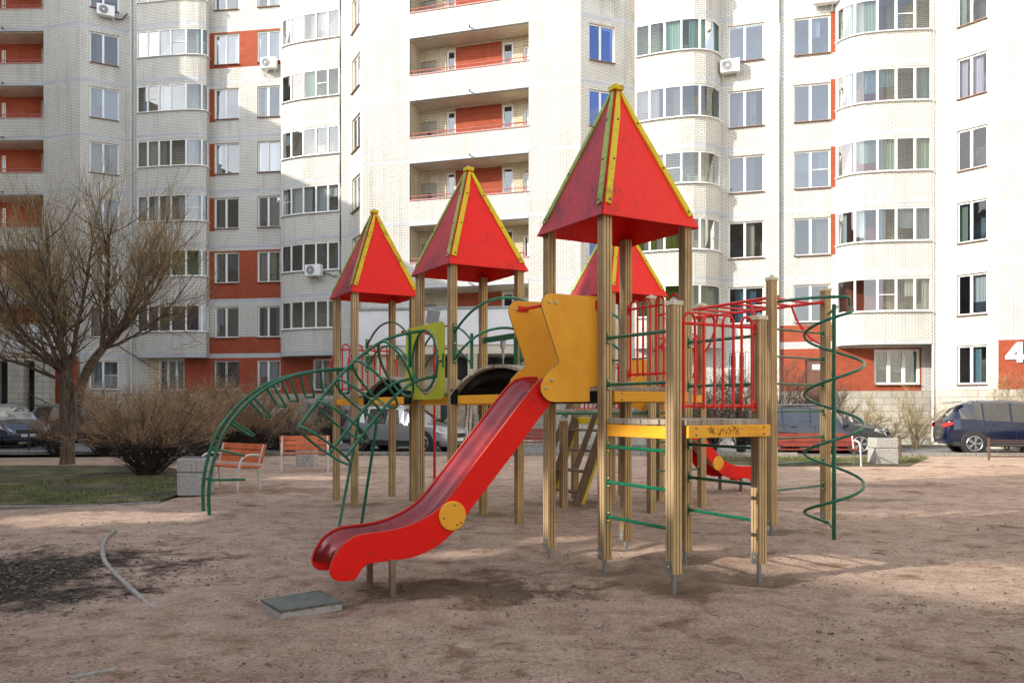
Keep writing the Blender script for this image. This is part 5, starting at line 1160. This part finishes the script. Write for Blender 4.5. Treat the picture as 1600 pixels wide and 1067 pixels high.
        m = MB(); m.tube([(-1.5*s, sg*.60*ws, 1.66*hs_), (-1.4*s, sg*.60*ws, 1.70*hs_), (.2*s, sg*.60*ws, 1.70*hs_), (.4*s, sg*.60*ws, 1.64*hs_)], .018, 6); (m.build('roof_rail', CHROME, r) if rails else None)
        m = MB()
        for hx in (-.75, .18): m.bar((hx*s, sg*.918*ws, .93*hs_), ((hx+.17)*s, sg*.918*ws, .93*hs_), .03, .03)
        m.build('door_handle', mat, r)
        m = MB()
        for hx in (-.97, .0, .98): m.bar((hx*s, sg*.9115*ws, .34*hs_), (hx*s, sg*.905*ws, .97*hs_), .010, .012, up=(0, 1, 0))
        m.build('door_gap', PLAST, r)
    m = MB(); m.frame_box((2.235*s, 0, .62*hs_), (.02, 0, 0), (0, .42*ws, 0), (0, 0, .075)); m.build('grille', PLAST, r, bevel=.01)
    m = MB(); m.frame_box((2.225*s, 0, .42*hs_), (.03, 0, 0), (0, .52*ws, 0), (0, 0, .06)); m.build('lower_grille', PLAST, r, bevel=.01)
    m = MB(); m.frame_box((2.262*s, 0, .47*hs_), (.008, 0, 0), (0, .26, 0), (0, 0, .055)); m.build('number_plate', PVC, r)
    m = MB(); m.prism([(-1.60*s, -.55*ws, 1.62*hs_), (-1.98*s, -.53*ws, 1.58*hs_), (-1.98*s, .53*ws, 1.58*hs_), (-1.60*s, .55*ws, 1.62*hs_)], (0, 0, .03)); m.build('spoiler', mat, r, bevel=.008)
    r.location = (x, y, z); r.rotation_euler = (0, 0, R(heading)); return r
NAVY = paint('navy_paint', (.004, .009, .038)); BLACKP = paint('black_blue_paint', (.012, .014, .022)); SILV = paint('grey_silver_paint', (.42, .43, .45), .28, .6); BLUEG = paint('dark_grey_blue_paint', (.03, .04, .07)); PALE = paint('pale_blue_paint', (.55, .62, .68), .3, .1); WHT = paint('white_car_paint', (.5, .5, .52))
car(16.95, 27.4, -14, NAVY, 'dark blue crossover parked on the right, its red tail lamp and alloy rear wheel showing', Lg=4.3, H=1.80, rails=False)
car(10.3, 27.6, -11, BLACKP, 'black car with pale reflections parked behind the long dark red bench', Lg=4.6, H=1.62)
car(11.3, 29.4, 0, BLUEG, 'dark blue grey car whose bonnet shows past the front of the black car', Lg=4.7, H=1.56)
car(-3.85, 28.6, -28, SILV, 'silver grey crossover seen between the timber posts of the towers', Lg=4.6, H=1.60)
car(-20.3, 32.0, -38, BLUEG, 'dark navy car at the left edge, nearest to the picture border', Lg=4.6, H=1.70)
car(-19.6, 35.4, -30, BLACKP, 'dark car behind the dark navy car and the willow trunk', Lg=4.5, H=1.66)
car(-9.4, 30.6, -35, BLUEG, 'blue grey car half hidden by the shrubs behind the bench', Lg=4.5, H=1.60)
car(18.0, 23.2, 178, PALE, 'light blue car cut by the right picture edge in front of the crossover', Lg=4.2, H=1.50)
# ------------------------------------------------------------------ benches and bins
def bench(x, y, rz, woodm, label, Lb=1.55, group='benches round the playground'):
    r = empty('park_bench', (0, 0, 0), label, 'bench', group)
    for i in range(3):
        m = MB(); m.box(-Lb/2, Lb/2, -.20+i*.145, -.20+i*.145+.13, .43+i*-.006, .465+i*-.006); m.build('seat_slat', woodm, r, bevel=.006)
    for i in range(3):
        zc = .56+i*.125; yc = .235+i*.035; m = MB(); m.frame_box((0, yc+.02, zc), (Lb/2, 0, 0), (0, .016, -.004), (0, .015, .055)); m.build('back_slat', woodm, r, bevel=.006)
    for sx in (-1, 1):
        xx = sx*(Lb/2-.06)
        m = MB(); m.tube(cr([(xx, -.26, 0), (xx, -.24, .25), (xx, -.21, .50), (xx, -.14, .62), (xx, 0, .67), (xx, .20, .66), (xx, .27, .60)], 4), .021, 8); m.build('arm_frame', BENCHM, r, smooth=True)
        m = MB(); m.tube([(xx, .24, 0), (xx, .20, .40), (xx, .25, .60), (xx, .33, .86)], .021, 8); m.build('rear_leg', BENCHM, r, smooth=True)
        m = MB(); m.bar((xx, -.24, .41), (xx, .22, .40), .03, .04); m.build('seat_support', BENCHM, r)
    r.location = (x, y, 0); r.rotation_euler = (0, 0, R(rz)); return r
g = G(352, 764); bench(g.x, g.y+.2, -52+15, BENCHW, 'orange slatted bench with white curved arms beside the left concrete bin', 1.45)
g = G(473, 737); bench(g.x, g.y+.2, 14, BENCHW, 'orange slatted bench in front of the shrubs and a low bin', 1.22)
g = G(1281, 729); bench(g.x, g.y+.3, 0, BENCHR, 'long dark red bench seen through the green rungs and spiral', 2.35)
g = G(822, 712); bench(g.x, g.y, 6, BENCHR, 'dark red bench far behind the big slide', 1.6)
def bin_(x0, x1, y, label, dep=.55, h=.78):
    a = G(x0, y); b = G(x1, y); w = (b.x-a.x); r = empty('concrete_bin', ((a.x+b.x)/2, a.y+dep/2, 0), label, 'bin', 'rough concrete bins')
    cx, cy = (a.x+b.x)/2, a.y+dep/2
    m = MB(); m.box(cx-w/2, cx+w/2, cy-dep/2, cy+dep/2, -.02, h*.60); m.build('lower_block', CONC, r, bevel=.02, seg=3)
    m = MB(); m.box(cx-w/2, cx+w/2, cy-dep/2, cy+dep/2, h*.615, h); m.build('upper_block', CONC, r, bevel=.02, seg=3)
    m = MB(); m.box(cx-w/2+.07, cx+w/2-.07, cy-dep/2+.07, cy+dep/2-.07, h-.02, h+.012); m.build('litter_opening', DARKROOM, r); return r
bin_(276, 318, 773, 'large white rough concrete bin left of the first orange bench', .55, .66)
bin_(462, 490, 729, 'small grey concrete bin behind the second orange bench', .5, .72)
bin_(1369, 1404, 725, 'pale grey two part concrete bin near the road on the right', .55, .72)
# low lawn fences
def lawn_fence(p0, p1, label, mat=RUST, h=.62):
    p0, p1 = V3(p0), V3(p1); d = (p1-p0); n = max(1, round(d.length/1.6)); r = empty('lawn_fence', p0, label, 'fence', 'low lawn fences')
    for i in range(n+1):
        p = p0.lerp(p1, i/n); m = MB(); m.bar(p, p+ZH*(h+.05), .045, .045, up=(0, 1, 0)); m.build('fence_post', mat, r)
    for i in range(n):
        a, b = p0.lerp(p1, i/n), p0.lerp(p1, (i+1)/n); t = (b-a); m = MB()
        for f, z0, z1 in ((.04, .12, h-.08), (.18, .2, h-.18)):
            P = [a+t*f+ZH*z0, a+t*(1-f)+ZH*z0, a+t*(1-f)+ZH*z1, a+t*f+ZH*z1]; m.tube(P, .011, 5, closed=True)
        m.tube([a+ZH*(h-.03), b+ZH*(h-.03)], .011, 5); m.tube([a+ZH*.1, b+ZH*.1], .011, 5); m.build('fence_panel', mat, r)
lawn_fence(G(1545, 719), G(1700, 719), 'rusty low lawn fence in front of the blue crossover')
lawn_fence((G(1407, 716).x, G(1407, 716).y), (G(1407, 716).x+.3, G(1407, 716).y+1.4), 'short rusty fence end beside the right concrete bin')
lawn_fence(G(620, 706), G(725, 706), 'low black lawn fence in front of the silver crossover', STEEL)
lawn_fence(G(-20, 706), G(110, 706), 'low black lawn fence on the left below the navy car', STEEL)
# ------------------------------------------------------------------ bare willow and shrubs
rt_ = random.Random(21)
def limb(mb, p, d, ln_, r0, lev, out, up=.25, wob=.25):
    n = max(3, int(ln_/.22)) if lev < 3 else 4; P = [p.copy()]; dd = d.copy(); rs = [r0]
    for i in range(n):
        dd = (dd+Vector((rt_.gauss(0, wob), rt_.gauss(0, wob), rt_.gauss(0, wob)+up))*.32).normalized()
        P.append(P[-1]+dd*ln_/n); rs.append(r0*(1-.72*(i+1)/n))
    mb.tube(P, rs, 8 if lev == 0 else 5 if lev == 1 else 3, cap=False); out.append((P, rs, dd, lev)); return P, rs
def willow():
    b = Vector((-12.35, 22.2, 0)); r = empty('willow_tree', b, 'bare spreading willow with a thick forked trunk and fine olive twigs on the left', 'tree')
    m = MB(); trunk = [(0, 0, -.1), (.02, 0, .25), (0, 0, .9), (-.02, 0, 1.5), (.0, 0, 2.1), (.02, 0, 2.6)]
    m.tube(cr([b+Vector(q) for q in trunk], 4), [.25, .22, .20, .19, .185, .18, .18, .18, .18, .175, .17, .17, .17, .17, .17, .17, .17, .165, .16, .15, .14][:21], 14)
    m.tube(cr([b+Vector(q) for q in ((.12, -.02, .7), (.22, 0, 1.4), (.38, 0, 2.1), (.62, 0, 2.7), (1.0, .05, 3.25))], 4), [.14, .14, .145, .145, .145, .14, .14, .135, .13, .13, .125, .12, .12, .115, .11, .105, .10], 12)
    m.build('trunk', BARK, r, smooth=True)
    M_ = MB(); out = []; S_ = b+Vector((0, 0, 2.5)); S2 = b+Vector((.95, .05, 3.2))
    st = [(S_, (-.75, -.1, .42), 3.2, .13), (S_, (-.35, .3, .95), 3.6, .13), (S_, (-.05, -.25, 1), 4.2, .15), (S_, (.22, .25, 1), 4.2, .13), (S_, (-.55, -.4, .7), 3.5, .12), (S_+Vector((0, 0, -.2)), (-.95, .15, .25), 2.6, .09),
          (S2, (.85, .0, .55), 3.4, .12), (S2, (.5, .25, .9), 3.6, .12), (S2, (.15, -.2, 1), 3.6, .12), (S2, (1, -.2, .22), 2.6, .08), (S2, (.8, -.4, .8), 3.2, .10), (S_, (.3, -.5, .9), 3.2, .09), (S_, (-.8, .4, .75), 3.4, .10)]
    for p, d, l, rr in st: limb(M_, p, Vector(d).normalized(), l*.88, rr*.64, 0, out, .12, .22)
    T_ = MB(); K = MB()
    l0 = [o for o in out]
    for P, rs, dd, lv in l0:
        for i in range(1, len(P)):
            for _ in range(2 if i > 4 else 1):
                d = (P[i]-P[i-1]).normalized(); a = (d+Vector((rt_.gauss(0, .75), rt_.gauss(0, .65), rt_.gauss(.1, .5)))).normalized()
                limb(M_, P[i], a, rt_.uniform(.9, 1.9), max(.018, rs[i]*.42), 1, out, .2, .25)
    l1_ = [o for o in out if o[3] == 1]
    for P, rs, dd, lv in l1_:
        for i in range(1, len(P)):
            for _ in range(2):
                if rt_.random() < .48: continue
                d = (P[i]-P[i-1]).normalized(); a = (d+Vector((rt_.gauss(0, .6), rt_.gauss(0, .6), rt_.gauss(.22, .4)))).normalized()
                limb(K, P[i], a, rt_.uniform(.55, 1.1), .0075, 2, out, .35, .2)
    l2_ = [o for o in out if o[3] == 2]
    for P, rs, dd, lv in l2_:
        for i in range(1, len(P)):
            for _ in range(1 if rt_.random() < .85 else 0):
                d = (P[i]-P[i-1]).normalized(); a = (d+Vector((rt_.gauss(0, .4), rt_.gauss(0, .4), rt_.gauss(.28, .3)))).normalized()
                q = P[i]; l = rt_.uniform(.25, .6); T_.tube([q, q+a*l*.5, q+a*l+ZH*l*.12], [.0055, .0045, .002], 3, cap=False)
    M_.build('limb', BARK, r, smooth=True); K.build('branches', simple('branch_brown', (.20, .13, .07), .9, bump=0), r, smooth=True); T_.build('twigs', TWIG, r)
willow()
# bird feeder hanging at the willow
p = Vector((G(165, 700).x*1.0, 0, 0)); d_ = 20.5; p = Vector(((165-800)/1250*d_, d_, 1.6-(645-635)/1250*d_)); r = empty('bird_feeder', p+ZH*-.17, 'small triangular wooden bird feeder hanging from a bent willow branch', 'bird feeder')
m = MB(); m.prism([p+Vector((-.16, -.1, -.16)), p+Vector((0, -.1, .22)), p+Vector((.025, -.1, .22)), p+Vector((-.12, -.1, -.16))], (0, .22, 0)); m.prism([p+Vector((.16, -.1, -.16)), p+Vector((0.005, -.1, .24)), p+Vector((-.02, -.1, .22)), p+Vector((.12, -.1, -.16))][::-1], (0, .222, 0)); m.build('feeder_roof', simple('faded_lilac_wood', (.28, .16, .18), .8, bump=0), r)
m = MB(); m.box(p.x-.15, p.x+.15, p.y-.11, p.y+.13, p.z-.185, p.z-.15); m.box(p.x-.13, p.x+.13, p.y-.115, p.y-.10, p.z-.15, p.z-.07); m.build('feeder_tray', simple('orange_wood', (.40, .18, .07), .8, bump=0), r)
m = MB(); m.tube([p+ZH*.22, p+Vector((0, 0, .32)), p+Vector((-.05, .1, .42)), p+Vector((-.25, .5, .55)), p+Vector((-.6, 1.0, .75)), p+Vector((-1.1, 1.5, .8))], .014, 6); m.build('hanging_branch', BUSHY, r)
def shrub(px, py, wid, hei, label, dense=1.0, up=BUSHT, low=BUSHD, buds=True, group=None, seed=1, spread=.8, d=None):
    rr = random.Random(seed*13+5); b = G(px, py) if d is None else Vector(((px-800)*d/1250, d, 0)); r = empty('bare_shrub', b, label, 'shrub', group)
    S = MB(); T_ = MB(); K = MB(); n = int(46*dense)
    for i in range(n):
        a = rr.uniform(0, 6.283); k = rr.random()**.6; tip = Vector((math.cos(a)*k*wid*.56, math.sin(a)*k*wid*.42, hei*(rr.uniform(.45, 1.1)-.2*k*k+(.25 if rr.random() < .06 else 0))))
        base = Vector((math.cos(a)*.16*rr.random()*wid*.5, math.sin(a)*.1*wid*.5, 0)); P = [b+base]
        for j in range(1, 7):
            f = j/6; P.append(b+base.lerp(tip, f**.85)+Vector((rr.gauss(0, .035), rr.gauss(0, .035), hei*.10*math.sin(f*3.14)*k+rr.gauss(0, .02))))
        S.tube(P, [.014, .012, .010, .009, .007, .005, .003], 4, cap=False)
        for j in range(1, 7):
            for q in range(int(3+3*(j/6))):
                d0 = (P[j]-P[j-1]).normalized(); aa = (d0+Vector((rr.gauss(0, .6), rr.gauss(0, .6), rr.gauss(.25, .35)))).normalized(); l = rr.uniform(.18, .42)*hei/1.5; o_ = P[j-1].lerp(P[j], rr.random()); e = o_+aa*l
                (T_ if o_.z > hei*.33 else S).tube([o_, o_+aa*l*.5+Vector((rr.gauss(0, .02), 0, 0)), e], [.0055, .0045, .0025], 3, cap=False)
                for w_ in range(2):
                    a2 = (aa+Vector((rr.gauss(0, .6), rr.gauss(0, .6), rr.gauss(.1, .4)))).normalized(); o2 = o_.lerp(e, rr.uniform(.3, 1)); (T_ if o_.z > hei*.33 else S).tube([o2, o2+a2*l*.55], [.004, .002], 3, cap=False)
                    if buds and rr.random() < .16:
                        c = o2+a2*l*.55; s_ = .012; K.quad([c+Vector((-s_, 0, 0)), c+Vector((0, 0, -s_)), c+Vector((s_, 0, 0)), c+Vector((0, 0, s_))])
    S.build('stems', low, r); T_.build('twigs', up, r)
    if K.v: K.build('seed_heads', BUD, r)
    return r
GP = 'reddish bare shrubs left of the playground'; GQ = 'bare shrubs right of the playground'
shrub(232, 742, 3.1, 1.85, 'widest red brown bare shrub, in front, with a dark root clump on the lawn', 1.7, seed=1, group=GP)
shrub(318, 716, 2.8, 1.95, 'red brown bare shrub right behind the left orange bench', 1.3, seed=2, group=GP)
shrub(395, 712, 2.8, 2.1, 'tall bare shrub with pale seed specks below the curved green ladder', 1.3, seed=3, group=GP)
shrub(452, 708, 2.4, 1.7, 'bare shrub between the second orange bench and the parked blue grey car', 1.0, seed=4, group=GP)
shrub(160, 712, 2.6, 2.0, 'bare shrub just right of the willow trunk, behind the bird feeder', 1.2, seed=5, group=GP)
shrub(85, 712, 1.8, 1.3, 'low bare shrub left of the willow trunk in front of the navy car', .5, seed=6, group=GP)
shrub(262, 704, 2.8, 2.2, 'bare shrub behind the widest shrub, against the pale ground floor wall', 1.2, seed=7, group=GP)
shrub(352, 702, 2.8, 2.3, 'rearmost bare shrub beneath the barred ground floor window', 1.2, seed=8, group=GP)
shrub(515, 704, 2.0, 1.7, 'dark bare shrub behind the first tower leg of the left tower', .9, seed=9, group=GP, up=BUSHD)
for i, (px, py, wd, h, lb) in enumerate(((1075, 711, 1.7, 2.1, 'dark bare shrub just right of the front tower post'), (1112, 711, 1.8, 2.5, 'dark bare shrub seen through the red hoop fence, left one'), (1158, 710, 1.8, 2.6, 'dark bare shrub seen through the red hoop fence, right one'), (1235, 706, 2.2, 2.9, 'tall bare shrub between the two spiral posts in front of the red wall'), (1290, 706, 2.0, 2.5, 'bare shrub behind the right spiral post and black car'))):
    shrub(px, py, wd, h, lb, .75, seed=20+i, up=simple('grey_brown_twig', (.11, .07, .05), .9, bump=0) if 'grey_brown_twig' not in MAT else MAT['grey_brown_twig'], buds=False, group=GQ)
for i, (px, wd, h, d, lb) in enumerate(((1340, 3.0, 2.0, 31.0, 'sparse tan shrub at the foot of the white wall behind the black car'), (1430, 1.8, 2.3, 30.3, 'small upright tan sapling by the drainpipe left of the blue crossover'), (1385, 1.8, 1.2, 30.4, 'low tan shrub behind the right concrete bin'), (1572, 1.6, 2.4, 29.0, 'tan twiggy shrub above the blue crossover roof'))):
    shrub(px, 0, wd, h, lb, .3, seed=40+i, up=BUSHY, low=BUSHY, buds=False, group='tan shrubs at the foot of the right wall', d=d)
g = G(1594, 704); shrub(1598, 706, 1.0, 1.0, 'tiny tan bush at the right picture edge beside the low fence', .25, seed=50, up=BUSHY, low=BUSHY, buds=False)
